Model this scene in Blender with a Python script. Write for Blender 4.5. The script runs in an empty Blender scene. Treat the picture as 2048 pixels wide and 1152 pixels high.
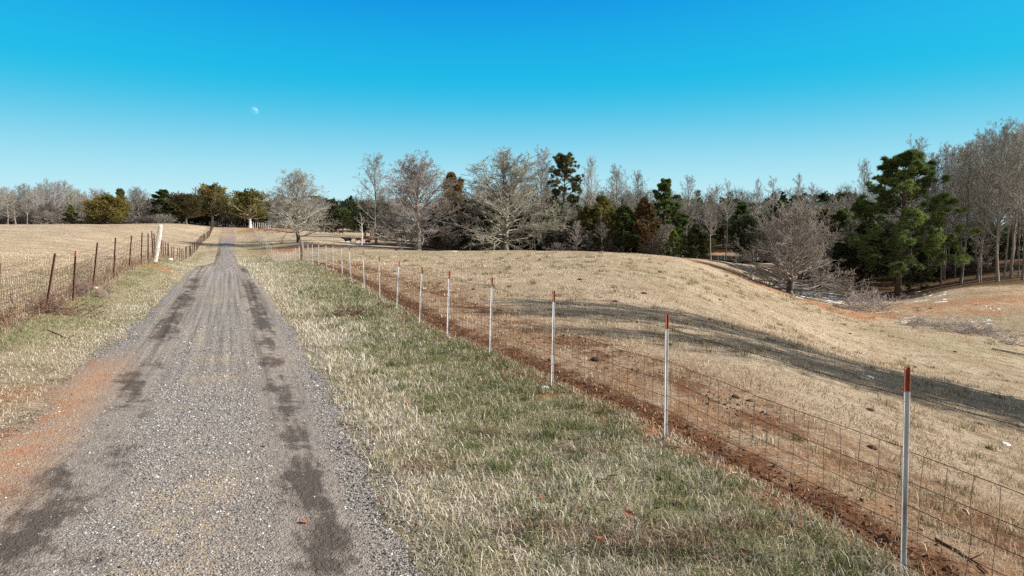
import bpy, math, random
import numpy as np
from mathutils import Vector

R = math.radians
rs = np.random.RandomState(11)
random.seed(5)
SC = bpy.context.scene
COL = SC.collection

# ------------------------------------------------------------------ camera, sky, sun, exposure
F, HORIZON, EYE = 1365.33, 448.0, 2.45          # focal length in photo pixels, horizon row, eye height
PITCH = math.atan((576 - HORIZON) / F)
cam = bpy.data.cameras.new('camera'); cam.lens = 24; cam.sensor_width = 36
cam.clip_start = 0.05; cam.clip_end = 9000
camo = bpy.data.objects.new('camera', cam); COL.objects.link(camo)
camo.location = (0, 0, EYE); camo.rotation_euler = (R(90) - PITCH, 0, 0)
SC.camera = camo

SUN_EL, SUN_AZ = 30.0, -3.0                    # azimuth measured from +X towards +Y
W = bpy.data.worlds.new('World'); SC.world = W; W.use_nodes = True
wn, wl = W.node_tree.nodes, W.node_tree.links
for n in list(wn): wn.remove(n)
sky = wn.new('ShaderNodeTexSky'); sky.sky_type = 'NISHITA'; sky.sun_disc = False
sky.sun_elevation = R(SUN_EL); sky.sun_rotation = R(90 - SUN_AZ)
sky.altitude = 200; sky.air_density = 1.0; sky.dust_density = 0.4; sky.ozone_density = 2.2
# the clear sky ahead is a deep cyan blue; the unseen sky overhead and behind is greyed to neutralise ambient light
def wnode(t, **kw):
    n_ = wn.new(t)
    for k_, v_ in kw.items(): setattr(n_, k_, v_)
    return n_
def wmath(op, a, b):
    n_ = wnode('ShaderNodeMath', operation=op)
    for i_, v_ in enumerate((a, b)):
        if isinstance(v_, bpy.types.NodeSocket): wl.new(v_, n_.inputs[i_])
        else: n_.inputs[i_].default_value = v_
    return n_.outputs[0]
def wstep(x, lo, hi):
    n_ = wnode('ShaderNodeMapRange', interpolation_type='SMOOTHSTEP'); wl.new(x, n_.inputs[0]); n_.inputs[1].default_value = lo; n_.inputs[2].default_value = hi; return n_.outputs[0]
sep = wnode('ShaderNodeSeparateColor'); cmb = wnode('ShaderNodeCombineColor'); wl.new(sky.outputs[0], sep.inputs[0])
for i_, (gain, p_) in enumerate(((3.4, 2.3), (6.15, .94), (4.9, .2))):
    wl.new(wmath('MULTIPLY', wmath('POWER', wmath('MULTIPLY', sep.outputs[i_], .1), p_), gain), cmb.inputs[i_])
tcw = wnode('ShaderNodeTexCoord'); sx_ = wnode('ShaderNodeSeparateXYZ'); wl.new(tcw.outputs['Generated'], sx_.inputs[0])
midf = wmath('MULTIPLY', wstep(sx_.outputs[2], .33, .15), .85); midm = wnode('ShaderNodeMix', data_type='RGBA')
wl.new(midf, midm.inputs[0]); wl.new(cmb.outputs[0], midm.inputs[6]); midm.inputs[7].default_value = (.08, 2.75, 4.2, 1)
lowf = wmath('POWER', wstep(sx_.outputs[2], .215, -.01), 1.2); lowm = wnode('ShaderNodeMix', data_type='RGBA')
wl.new(lowf, lowm.inputs[0]); wl.new(midm.outputs[2], lowm.inputs[6]); lowm.inputs[7].default_value = (3.2, 4.65, 4.95, 1)
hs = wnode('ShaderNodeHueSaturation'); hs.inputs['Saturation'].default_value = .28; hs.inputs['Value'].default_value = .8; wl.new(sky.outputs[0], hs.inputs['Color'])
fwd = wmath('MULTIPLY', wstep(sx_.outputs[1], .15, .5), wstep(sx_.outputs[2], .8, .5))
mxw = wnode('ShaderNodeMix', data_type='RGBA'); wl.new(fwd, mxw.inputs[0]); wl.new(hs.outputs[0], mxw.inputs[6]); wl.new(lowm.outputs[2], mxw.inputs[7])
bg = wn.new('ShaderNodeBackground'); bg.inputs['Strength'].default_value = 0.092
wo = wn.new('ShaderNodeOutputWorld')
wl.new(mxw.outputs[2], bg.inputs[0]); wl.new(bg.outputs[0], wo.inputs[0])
sl = bpy.data.lights.new('sun', 'SUN'); sl.energy = 4.6; sl.angle = R(0.5); sl.color = (1.0, 0.93, 0.84)
so = bpy.data.objects.new('sun', sl); COL.objects.link(so)
SUND = Vector((math.cos(R(SUN_EL)) * math.cos(R(SUN_AZ)), math.cos(R(SUN_EL)) * math.sin(R(SUN_AZ)), math.sin(R(SUN_EL))))
so.rotation_euler = SUND.to_track_quat('Z', 'Y').to_euler(); so.location = (60, -20, 60)
SC.view_settings.view_transform = 'Standard'; SC.view_settings.look = 'None'
SC.view_settings.gamma = 1.0; SC.view_settings.use_curve_mapping = False
SC.view_settings.exposure = 1.05
SC.render.engine = 'CYCLES'
SC.cycles.max_bounces = 5; SC.cycles.diffuse_bounces = 2; SC.cycles.glossy_bounces = 2
SC.cycles.transparent_max_bounces = 6; SC.cycles.use_denoising = False

# ------------------------------------------------------------------ pixel <-> world
def ray(px, py):
    u = (px - 1024) / F; v = (576 - py) / F
    return np.array([u, math.cos(PITCH) + v * math.sin(PITCH), -math.sin(PITCH) + v * math.cos(PITCH)])
def at(px, py, Y):
    d = ray(px, py); k = Y / d[1]
    return np.array([d[0] * k, Y, EYE + d[2] * k])
def xat(px, Y): return (px - 1024) / F * Y * 1.0      # x of a column at distance Y (close to the horizon row)

# ------------------------------------------------------------------ smooth value noise
_tab = np.random.RandomState(3).rand(256, 256)
def vnoise(x, y, s=1.0, seed=0):
    x = np.asarray(x, float) / s + seed * 17.3; y = np.asarray(y, float) / s + seed * 9.7
    xi = np.floor(x).astype(int); yi = np.floor(y).astype(int)
    fx = x - xi; fy = y - yi; fx = fx * fx * (3 - 2 * fx); fy = fy * fy * (3 - 2 * fy)
    g = lambda a, b: _tab[a & 255, b & 255]
    return ((g(xi, yi) * (1 - fx) + g(xi + 1, yi) * fx) * (1 - fy) + (g(xi, yi + 1) * (1 - fx) + g(xi + 1, yi + 1) * fx) * fy) * 2 - 1
def fbm(x, y, s, o=4, seed=0):
    r = 0; a = 1.0
    for i in range(o): r = r + a * vnoise(x, y, s / 2 ** i, seed + i); a *= .5
    return r / 1.9
def sstep(a, b, x):
    t = np.clip((np.asarray(x, float) - a) / (b - a), 0, 1); return t * t * (3 - 2 * t)

# ------------------------------------------------------------------ plan of road and fences: x as a function of y
RY = np.array([-60, 0, 6, 11.45, 26, 44, 62, 85, 115, 140, 190, 230, 300.])
RX = np.array([24.5, -.62, -3.0, -5.12, -11.1, -18.5, -26.0, -35.6, -48.0, -58.0, -78.3, -95, -124])
FY = np.array([-60, 0, 4.76, 7.74, 10.3, 12.7, 14.7, 16.7, 20.0, 22.3, 26.8, 34, 38.8, 45, 51, 54, 60, 66, 72, 78, 100, 130, 185, 215])
FX = np.array([29, 4.7, 2.73, 1.74, .60, -.41, -1.36, -2.24, -3.40, -4.3, -5.8, -8.75, -10.5, -13.2, -15.7, -16.85, -19.4, -22.05, -24.7, -27.3, -36.2, -48.7, -70.6, -82.6])
LY = np.array([-60, 0, 17.5, 24, 28, 34, 37.5, 55, 60, 85, 115, 140, 190, 230])
LX = np.array([22, -4.7, -11.95, -14.3, -15.7, -17.9, -19.6, -27.6, -29.8, -40.0, -52.3, -62, -82.5, -100])
def xroad(y): return np.interp(y, RY, RX)
def xfence(y): return np.interp(y, FY, FX)
def xleft(y): return np.interp(y, LY, LX)
def troad(x, y): return (x - xroad(y)) * .925
def tfence(x, y): return (x - xfence(y)) * .925
def tleft(x, y): return (x - xleft(y)) * .925

# ------------------------------------------------------------------ terrain: thin-plate spline through control points
ctl = []
def C(x, y, z): ctl.append((x, y, z))
def CP(px, py, Y): ctl.append(tuple(at(px, py, Y)))
for y in (-40, -15, 0, 5, 10, 16, 24, 34): C(xfence(y), y, 0.0); C(xroad(y), y, 0.02)
for y, z in ((-40, .2), (-15, .22), (0, .22), (8, .24), (17, .27), (24, .37), (28, .54), (34, .6), (38, .42), (44, .05), (55, -.5)): C(xleft(y), y, z)
for y, z in ((39, -.05), (45, -.15), (50.5, -.27), (56, -.8), (64, -1.3), (74, -1.7), (85, -1.8)): C(xfence(y), y, z)
for y, z in ((44, -.28), (53, -.7), (64, -1.25), (85, -1.75), (115, -1.0), (140, -.42), (165, .6), (190, 1.55), (205, 1.8), (230, 1.5)):
    C(xroad(y), y, z)
    if y > 60: C(xleft(y), y, z + .18)
    if y > 90: C(xfence(y), y, z - .05)
# left field
for x, y, z in ((-25, 15, .4), (-22, 0, .3), (-40, 40, .85), (-60, 60, 1.2), (-45, 20, .6), (-90, 90, 1.7), (-60, 95, .7), (-80, 0, 1)): C(x, y, z)
for px in (-200, 0, 150, 300): CP(px, 449, 155); C(xat(px, 190), 190, 2.2)
CP(400, 452, 165)
# pasture on the right
for px, py, Y in ((800, 540, 38), (1100, 560, 29), (1300, 560, 35), (1300, 600, 25), (1500, 600, 40), (1700, 700, 33), (2048, 860, 14),
                  (1500, 760, 11.5), (2048, 1000, 8.5), (1800, 900, 9), (1900, 760, 22), (1150, 530, 45), (950, 520, 60),
                  (900, 500, 85), (1000, 501, 82), (1100, 503, 80), (1200, 505, 78), (1300, 508, 76), (1390, 516, 86), (1440, 521, 90),
                  (2048, 700, 44), (1900, 670, 49), (1750, 642, 57), (1690, 622, 63),
                  (1440, 545, 66), (1530, 580, 64), (1620, 602, 64), (1460, 530, 86), (1510, 543, 89), (1585, 578, 88), (1640, 592, 85),
                  (2048, 662, 55), (2048, 600, 68), (1900, 615, 66), (1760, 612, 72), (1803, 597, 84), (1900, 583, 80), (2048, 566, 80), (2200, 560, 80), (2200, 740, 40),
                  (835, 500, 105), (700, 498, 96), (700, 487, 120), (597, 483, 114), (560, 463, 170), (650, 464, 220), (720, 460, 260), (780, 470, 200), (690, 480, 135), (780, 488, 125)): CP(px, py, Y)
# wood floor behind the ridge, pond basin
C(xat(950, 110), 110, -2.0); C(xat(1100, 110), 110, -2.5); C(xat(1250, 110), 110, -3.0); C(xat(1380, 108), 108, -3.5)
C(xat(1440, 110), 110, -3.5); C(xat(1470, 110), 110, -3.5); C(xat(1440, 127), 127, -2.2); C(xat(1500, 127), 127, -2.2); C(xat(1530, 112), 112, -2.7); C(xat(1530, 102), 102, -3.0); C(xat(1400, 97), 97, -2.5)
C(xat(1100, 150), 150, -2.0); C(xat(1400, 160), 160, -1.8); C(xat(1700, 110), 110, -4.5); C(xat(2048, 105), 105, -2.8); C(xat(1800, 140), 140, -3)
for a in range(0, 360, 30): C(420 * math.cos(R(a)), 420 * math.sin(R(a)), 1.0); C(1800 * math.cos(R(a)), 1800 * math.sin(R(a)), 0)
for x, y, z in ((30, -20, -3), (20, 0, -2), (60, 10, -6), (40, 25, -5.2), (70, 40, -5), (28, 18, -4.0), (10, -20, -.6), (80, 70, -3)): C(x, y, z)
ctl = np.array(ctl)
def warp(x, y):
    r = np.hypot(x, y) + 1e-6; k = np.log1p(r / 14.0) / r; return x * k, y * k
def tps(r2): return .5 * r2 * np.log(r2 + 1e-12)
cu, cv = warp(ctl[:, 0], ctl[:, 1]); N = len(ctl)
K = tps((cu[:, None] - cu) ** 2 + (cv[:, None] - cv) ** 2) + np.eye(N) * 4e-4
Pm = np.c_[np.ones(N), cu, cv]
sol = np.linalg.solve(np.block([[K, Pm], [Pm.T, np.zeros((3, 3))]]), np.r_[ctl[:, 2], 0, 0, 0])
def gz0(x, y):
    u, v = warp(x, y); out = sol[N] + sol[N + 1] * u + sol[N + 2] * v
    for i in range(N): out = out + sol[i] * tps((u - cu[i]) ** 2 + (v - cv[i]) ** 2)
    return out
POND = (xat(1452, 112), 112.0, 7.0, 8.5, -2.95)
def gz(x, y):
    x = np.asarray(x, float); y = np.asarray(y, float); z = gz0(x, y)
    t = troad(x, y); r = np.hypot(x, y); off = sstep(1.9, 2.6, np.abs(t))
    z = z + off * (.06 * fbm(x, y, 1.6, 3, 2) + .10 * fbm(x, y, 4.7, 2, 9) * sstep(.5, 3, tfence(x, y)) * sstep(120, 40, r) + .25 * fbm(x, y, 14, 2, 5) * sstep(12, 50, r)) - .03 * np.minimum(np.abs(t) / 1.8, 1.2) ** 2
    f = tfence(x, y)
    fr = np.exp(-((f - .55) / .33) ** 2) * (y < 60) * (y > -10)                  # churned strip beside the fence
    z = z + fr * (-.07 + .05 * fbm(x, y, .3, 3, 8)) + np.exp(-((f - .05) / .2) ** 2) * .05
    bank = np.exp(-((tleft(x, y) - .3) / .8) ** 2) * sstep(60, 20, y) * sstep(-20, 5, y)
    z = z + bank * .14
    dx, dy = (x - POND[0]) / POND[2], (y - POND[1]) / POND[3]
    return z - 1.2 * np.exp(-(dx * dx + dy * dy) * 1.1)
def g1(x, y): return float(gz(np.array([x]), np.array([y]))[0])
_Ys = np.exp(np.linspace(math.log(2.5), math.log(420), 900))
def hit(px, py):                                   # first ground point seen through a photo pixel
    d = ray(px, py); X = d[0] / d[1] * _Ys; Z = EYE + d[2] / d[1] * _Ys
    b = np.nonzero(Z < gz(X, _Ys))[0]
    i = b[0] if len(b) else 650
    return np.array([X[i], _Ys[i], g1(X[i], _Ys[i])])

# ------------------------------------------------------------------ mesh helpers
def mesh(name, V, tris=None, quads=None, smooth=True, attrs=None):
    V = np.asarray(V, np.float32).reshape(-1, 3)
    T = np.zeros((0, 3), np.int32) if tris is None else np.asarray(tris, np.int32).reshape(-1, 3)
    Q = np.zeros((0, 4), np.int32) if quads is None else np.asarray(quads, np.int32).reshape(-1, 4)
    me = bpy.data.meshes.new(name)
    me.vertices.add(len(V)); me.vertices.foreach_set('co', V.ravel())
    li = np.r_[T.ravel(), Q.ravel()].astype(np.int32)
    me.loops.add(len(li)); me.loops.foreach_set('vertex_index', li)
    st = np.r_[np.arange(len(T)) * 3, len(T) * 3 + np.arange(len(Q)) * 4].astype(np.int32)
    me.polygons.add(len(st)); me.polygons.foreach_set('loop_start', st)
    me.polygons.foreach_set('use_smooth', np.full(len(st), smooth))
    for k, a in (attrs or {}).items():
        at_ = me.attributes.new(k, 'FLOAT', 'POINT'); at_.data.foreach_set('value', np.asarray(a, np.float32).ravel())
    me.update(calc_edges=True); me.validate()
    return me
class MB:
    def __init__(s): s.v = []; s.t = []; s.q = []; s.a = {}; s.n = 0
    def add(s, V, tris=None, quads=None, **attrs):
        V = np.asarray(V, float).reshape(-1, 3)
        if tris is not None and len(tris): s.t.append(np.asarray(tris).reshape(-1, 3) + s.n)
        if quads is not None and len(quads): s.q.append(np.asarray(quads).reshape(-1, 4) + s.n)
        for k, a in attrs.items(): s.a.setdefault(k, []).append(np.broadcast_to(a, (len(V),)))
        s.v.append(V); s.n += len(V); return s
    def mesh(s, name, smooth=True):
        return mesh(name, np.concatenate(s.v) if s.v else np.zeros((0, 3)), np.concatenate(s.t) if s.t else None,
                    np.concatenate(s.q) if s.q else None, smooth, {k: np.concatenate(a) for k, a in s.a.items()})
    def build(s, name, m, parent=None, smooth=True):
        return obj(name, s.mesh(name, smooth), m, parent)
def obj(name, me, m=None, parent=None):
    o = bpy.data.objects.new(name, me); COL.objects.link(o)
    if m is not None and not me.materials: me.materials.append(m)
    if parent is not None: o.parent = parent
    return o
def tag(o, label=None, cat=None, group=None, kind=None):
    if label: o['label'] = label
    if cat: o['category'] = cat
    if group: o['group'] = group
    if kind: o['kind'] = kind
    return o
def empty(name, loc=(0, 0, 0), rz=0):
    o = bpy.data.objects.new(name, None); COL.objects.link(o); o.location = loc; o.rotation_euler = (0, 0, rz); o.empty_display_size = .3; return o
def tubes(P, Rr, S):                                # P (N,k,3) polylines, Rr (N,k) radii -> verts, quads
    N_, k, _ = P.shape
    d = P[:, -1] - P[:, 0]; d = d / (np.linalg.norm(d, axis=1, keepdims=True) + 1e-9)
    ref = np.where(np.abs(d[:, 2:3]) > .8, np.array([[1., 0, 0]]), np.array([[0, 0, 1.]]))
    a = np.cross(d, ref); a /= np.linalg.norm(a, axis=1, keepdims=True) + 1e-9; b = np.cross(d, a)
    th = np.arange(S) / S * 2 * math.pi
    ring = np.cos(th)[None, :, None] * a[:, None] + np.sin(th)[None, :, None] * b[:, None]
    V = P[:, :, None, :] + Rr[:, :, None, None] * ring[:, None]
    base = (np.arange(N_) * k * S)[:, None, None] + (np.arange(k - 1) * S)[None, :, None]
    i = np.arange(S)[None, None]; j = (i + 1) % S
    q = np.stack([base + i, base + j, base + S + j, base + S + i], -1)
    return V.reshape(-1, 3), q.reshape(-1, 4)
def box(c, s):
    x, y, z = s[0] / 2, s[1] / 2, s[2] / 2
    V = np.array([[-x, -y, -z], [x, -y, -z], [x, y, -z], [-x, y, -z], [-x, -y, z], [x, -y, z], [x, y, z], [-x, y, z]]) + np.array(c)
    return V, [[0, 3, 2, 1], [4, 5, 6, 7], [0, 1, 5, 4], [1, 2, 6, 5], [2, 3, 7, 6], [3, 0, 4, 7]]
def stones(Pn, size, flat=.65, rng=rs):             # angular stones: jittered octahedra
    n = len(Pn); B = np.array([[1, 0, 0], [0, 1, 0], [-1, 0, 0], [0, -1, 0], [0, 0, 1], [0, 0, -1.]])
    V = B[None] * (1 + rng.uniform(-.4, .4, (n, 6, 1))) + rng.uniform(-.28, .28, (n, 6, 3))
    V = V * (size[:, None, None] * np.stack([rng.uniform(.8, 1.2, n), rng.uniform(.6, 1., n), np.full(n, flat)], -1)[:, None])
    a = rng.uniform(0, 6.3, n); c, s = np.cos(a), np.sin(a)
    V = np.stack([V[..., 0] * c[:, None] - V[..., 1] * s[:, None], V[..., 0] * s[:, None] + V[..., 1] * c[:, None], V[..., 2]], -1) + Pn[:, None]
    Fc = np.array([[0, 1, 4], [1, 2, 4], [2, 3, 4], [3, 0, 4], [1, 0, 5], [2, 1, 5], [3, 2, 5], [0, 3, 5]])
    return V.reshape(-1, 3), (Fc[None] + (np.arange(n) * 6)[:, None, None]).reshape(-1, 3)

# ------------------------------------------------------------------ materials
class NT:
    def __init__(s, name, rough=.9, spec=.15):
        s.m = bpy.data.materials.new(name); s.m.use_nodes = True; s.t = s.m.node_tree
        s.b = s.t.nodes['Principled BSDF']; s.b.inputs['Roughness'].default_value = rough
        s.b.inputs['Specular IOR Level'].default_value = spec
        s.geo = s.t.nodes.new('ShaderNodeNewGeometry'); s.pos = s.geo.outputs['Position']
        s.tc = s.t.nodes.new('ShaderNodeTexCoord'); s.oc = s.tc.outputs['Object']
    def put(s, sock, v):
        if isinstance(v, bpy.types.NodeSocket): s.t.links.new(v, sock)
        else: sock.default_value = tuple(v) + (1,) if isinstance(v, (tuple, list)) and len(v) == 3 and sock.type == 'RGBA' else v
    def noise(s, scale, detail=3, vec=None, rough=.55, out='Fac'):
        n = s.t.nodes.new('ShaderNodeTexNoise'); n.inputs['Scale'].default_value = scale; n.inputs['Detail'].default_value = detail
        n.inputs['Roughness'].default_value = rough; s.put(n.inputs['Vector'], vec if vec is not None else s.pos); return n.outputs[out]
    def voro(s, scale, vec=None, out='Color', feat='F1'):
        n = s.t.nodes.new('ShaderNodeTexVoronoi'); n.feature = feat; n.inputs['Scale'].default_value = scale
        s.put(n.inputs['Vector'], vec if vec is not None else s.pos); return n.outputs[out]
    def scalev(s, v, vec=None):
        n = s.t.nodes.new('ShaderNodeVectorMath'); n.operation = 'MULTIPLY'; s.put(n.inputs[0], vec if vec is not None else s.pos); n.inputs[1].default_value = v; return n.outputs[0]
    def comb(s, x, y, z=0):
        n = s.t.nodes.new('ShaderNodeCombineXYZ'); s.put(n.inputs[0], x); s.put(n.inputs[1], y); s.put(n.inputs[2], z); return n.outputs[0]
    def ma(s, op, a, b=0, c=None):
        n = s.t.nodes.new('ShaderNodeMath'); n.operation = op; s.put(n.inputs[0], a); s.put(n.inputs[1], b)
        if c is not None: s.put(n.inputs[2], c)
        return n.outputs[0]
    def st(s, x, lo, hi):
        n = s.t.nodes.new('ShaderNodeMapRange'); n.interpolation_type = 'SMOOTHSTEP'; s.put(n.inputs[0], x)
        s.put(n.inputs[1], lo); s.put(n.inputs[2], hi); return n.outputs[0]
    def mul(s, *a):
        r = a[0]
        for b in a[1:]: r = s.ma('MULTIPLY', r, b)
        return r
    def mix(s, f, a, b, blend='MIX'):
        n = s.t.nodes.new('ShaderNodeMix'); n.data_type = 'RGBA'; n.blend_type = blend
        s.put(n.inputs[0], f); s.put(n.inputs[6], a); s.put(n.inputs[7], b); return n.outputs[2]
    def ramp(s, f, *st):
        n = s.t.nodes.new('ShaderNodeValToRGB'); s.put(n.inputs[0], f); e = n.color_ramp.elements
        while len(e) < len(st): e.new(.5)
        for el, (p, c) in zip(e, st): el.position = p; el.color = tuple(c) + (1,)
        return n.outputs[0]
    def attr(s, name):
        n = s.t.nodes.new('ShaderNodeAttribute'); n.attribute_name = name; return n.outputs['Fac']
    def objcol(s):
        n = s.t.nodes.new('ShaderNodeObjectInfo'); return n.outputs['Color']
    def bump(s, h, strength=.5, dist=.02):
        n = s.t.nodes.new('ShaderNodeBump'); n.inputs['Strength'].default_value = strength; n.inputs['Distance'].default_value = dist
        s.put(n.inputs['Height'], h); s.t.links.new(n.outputs[0], s.b.inputs['Normal'])
    def col(s, c): s.put(s.b.inputs['Base Color'], c); return s
def plain(name, c, var=.25, scale=8, rough=.85, spec=.2, metal=0, obj_space=True):
    n = NT(name, rough, spec); v = n.noise(scale, 4, n.oc if obj_space else n.pos)
    n.col(n.ramp(v, (.25, [x * (1 - var) for x in c]), (.75, [min(1, x * (1 + var)) for x in c]))); n.b.inputs['Metallic'].default_value = metal
    return n.m

# ground: straw pasture, churned clay beside the fence, litter under the woods
n = NT('ground_soil_and_dry_turf', 1.0, .05)
mott = n.noise(.22, 5); fine = n.noise(14, 5, rough=.7); fin2 = n.noise(55, 4, rough=.75); pat = n.noise(1.4, 7, rough=.75)
straw = n.ramp(mott, (.3, (.31, .24, .162)), (.5, (.40, .322, .228)), (.7, (.48, .395, .29)))
straw = n.mix(n.mul(n.st(pat, .50, .62), .8), straw, (.20, .145, .09))
straw = n.mix(n.mul(n.attr('green'), n.st(pat, .30, .62)), straw, (.20, .20, .09))
tex = n.ramp(fin2, (.28, (.35, .33, .30)), (.5, (.95, .95, .95)), (.72, (1.35, 1.33, 1.3)))
tex2 = n.ramp(fine, (.3, (.45, .43, .40)), (.52, (1., 1., 1.)), (.72, (1.28, 1.27, 1.25)))
clay = n.ramp(n.noise(5, 5, rough=.7), (.3, (.22, .11, .055)), (.55, (.38, .18, .085)), (.75, (.46, .26, .14)))
soil = n.ramp(n.noise(9, 5, rough=.7), (.3, (.085, .041, .023)), (.55, (.18, .084, .043)), (.75, (.32, .145, .068)))
f_ = n.attr('tfence'); nz = n.noise(2.6, 5, rough=.65)
fw = n.ma('ADD', f_, n.ma('MULTIPLY_ADD', nz, 1.0, -.5))
near = n.attr('nearfence')
s1 = n.mul(n.st(fw, -.12, .08), n.st(fw, 1.02, .72), n.st(n.noise(1.7, 6, rough=.7), .30, .45), near)
s2 = n.mul(n.st(fw, 1.55, 1.9), n.st(fw, 3.3, 2.4), n.st(n.noise(.8, 6, rough=.72), .42, .56), near)
s0 = n.mul(n.st(fw, -.55, -.2), n.st(fw, .3, .1), n.st(n.noise(1.1, 3), .42, .58), near)
strip = n.mul(n.st(fw, -.2, .3), n.st(fw, 5.0, 1.0), n.st(pat, .33, .56), near)
c = n.mix(n.mul(strip, .8), straw, (.30, .165, .09))
cl = n.attr('clay'); c = n.mix(n.mul(n.st(n.ma('ADD', cl, n.ma('MULTIPLY_ADD', n.noise(1.1, 6, rough=.7), 1.5, -.75)), .25, .75), .85), c, clay)
c = n.mix(s0, c, clay); c = n.mix(s1, c, n.mix(n.st(fw, .2, -.02), soil, clay)); c = n.mix(n.mul(s2, .85), c, soil)
wd = n.attr('wood'); lit = n.ramp(n.noise(3.5, 5, rough=.7), (.3, (.06, .038, .022)), (.6, (.15, .095, .055)), (.8, (.24, .17, .10)))
c = n.mix(n.st(n.ma('ADD', wd, n.ma('MULTIPLY_ADD', nz, .6, -.3)), .35, .75), c, lit)
c = n.mix(1.0, c, tex, 'MULTIPLY'); c = n.mix(1.0, c, tex2, 'MULTIPLY')
n.col(c); n.bump(n.ma('ADD', fin2, fine), .9, .05)
M_ground = n.m

# road: crushed stone over red clay
n = NT('crushed_stone_and_mud', .95, .15)
t = n.attr('t'); yy = n.attr('s'); lanes = n.comb(t, n.ma('MULTIPLY', yy, .38))
st_c = n.voro(70); st_d = n.voro(70, out='Distance'); g = n.ma('ADD', 0, st_c)
grav = n.ramp(g, (.1, (.16, .148, .137)), (.45, (.295, .276, .258)), (.8, (.41, .386, .362)), (.97, (.52, .49, .46)))
grav = n.mix(n.st(st_d, .35, .75), grav, (.09, .075, .065))
big = n.noise(.55, 5, rough=.6); med = n.noise(2.2, 5, rough=.65)
dirt = n.ramp(n.noise(9, 5, rough=.7), (.3, (.19, .155, .125)), (.7, (.33, .275, .228)))
at_ = n.ma('ABSOLUTE', t)
inlane = n.mul(n.st(at_, .35, .8), n.st(at_, 1.65, 1.2))
c = n.mix(n.mul(n.st(n.ma('ADD', big, n.ma('MULTIPLY', inlane, .16)), .45, .66), .62), grav, dirt)
warm = n.mul(n.st(at_, .7, .2), n.st(n.noise(.6, 4), .5, .64), n.st(yy, 30, 14))
c = n.mix(n.mul(warm, n.st(n.noise(30, 3), .4, .6)), c, (.40, .30, .18))
rut = n.noise(1.5, 5, lanes, .7)
n1 = n.noise(2.6, 8, n.comb(n.ma('MULTIPLY', t, .8), n.ma('MULTIPLY', yy, 1.1)), .78); n2 = n.noise(3.0, 6, n.comb(n.ma('MULTIPLY', t, 1.6), n.ma('MULTIPLY', yy, .3)), .7)
wt = n.st(n.ma('ADD', n.attr('wet'), n.ma('MULTIPLY_ADD', n.ma('ADD', n1, n2), 2.6, -2.6)), .44, 1.08)
c = n.mix(n.ma('MULTIPLY', wt, .86), c, (.066, .052, .043))
lines = n.noise(1.0, 2, n.comb(n.ma('MULTIPLY', t, 9.), n.ma('MULTIPLY', yy, .12)), .6)
c = n.mix(n.mul(n.st(at_, 1.75, 1.2), n.st(yy, 5, 14)), c, n.mix(1., c, n.ramp(lines, (.32, (.62, .6, .58)), (.5, (1., 1., 1.)), (.68, (1.3, 1.27, 1.22))), 'MULTIPLY'))
red = n.mul(n.st(n.ma('ADD', t, n.ma('MULTIPLY_ADD', med, 1.2, -.6)), -1.0, -1.55), n.st(yy, 13.5, 10.), n.st(yy, 4.2, 6.6))
c = n.mix(n.mul(red, .85), c, n.ramp(med, (.35, (.34, .25, .175)), (.52, (.37, .225, .13)), (.66, (.42, .15, .06))))
far = n.st(yy, 128, 150); c = n.mix(n.mul(far, n.st(n.noise(.5, 3, lanes), .35, .6)), c, (.38, .25, .16))
c = n.mix(1.0, c, n.ramp(n.noise(70, 3), (.3, (.6, .6, .6)), (.7, (1.25, 1.25, 1.25))), 'MULTIPLY')
n.col(c); n.bump(n.ma('SUBTRACT', n.ma('ADD', n.ma('MULTIPLY', st_d, -.35), fine if False else n.noise(20, 4)), 0), .8, .03)
M_road = n.m

def tintmat(name, stops, rough=.8, trans=0.25):
    n = NT(name, rough, .15); c = n.ramp(n.attr('tint'), *stops); n.col(c)
    if trans:
        tr = n.t.nodes.new('ShaderNodeBsdfTranslucent'); n.t.links.new(c, tr.inputs[0]); mx = n.t.nodes.new('ShaderNodeMixShader'); mx.inputs[0].default_value = trans
        o = n.t.nodes['Material Output']; n.t.links.new(n.b.outputs[0], mx.inputs[1]); n.t.links.new(tr.outputs[0], mx.inputs[2]); n.t.links.new(mx.outputs[0], o.inputs[0])
    return n.m
M_blade = tintmat('grass_blades', [(0, (.085, .115, .035)), (.25, (.16, .185, .072)), (.42, (.27, .265, .15)), (.55, (.37, .325, .225)), (.85, (.49, .435, .335)), (1, (.64, .60, .51))])
M_dry = tintmat('dry_pasture_blades', [(0, (.15, .16, .06)), (.15, (.24, .175, .105)), (.5, (.44, .345, .23)), (.85, (.57, .47, .335)), (1, (.67, .58, .45))])
M_weed = tintmat('dead_weeds', [(0, (.14, .085, .05)), (.5, (.25, .165, .11)), (1, (.40, .30, .21))], trans=.1)
M_gravel = tintmat('gravel_stones', [(0, (.06, .055, .052)), (.4, (.20, .19, .18)), (.8, (.335, .32, .303)), (.97, (.43, .41, .39)), (1, (.62, .60, .57))], trans=0)
M_clod = tintmat('soil_clods', [(0, (.06, .032, .02)), (.6, (.14, .068, .036)), (1, (.30, .14, .065))], rough=1, trans=0)

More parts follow.
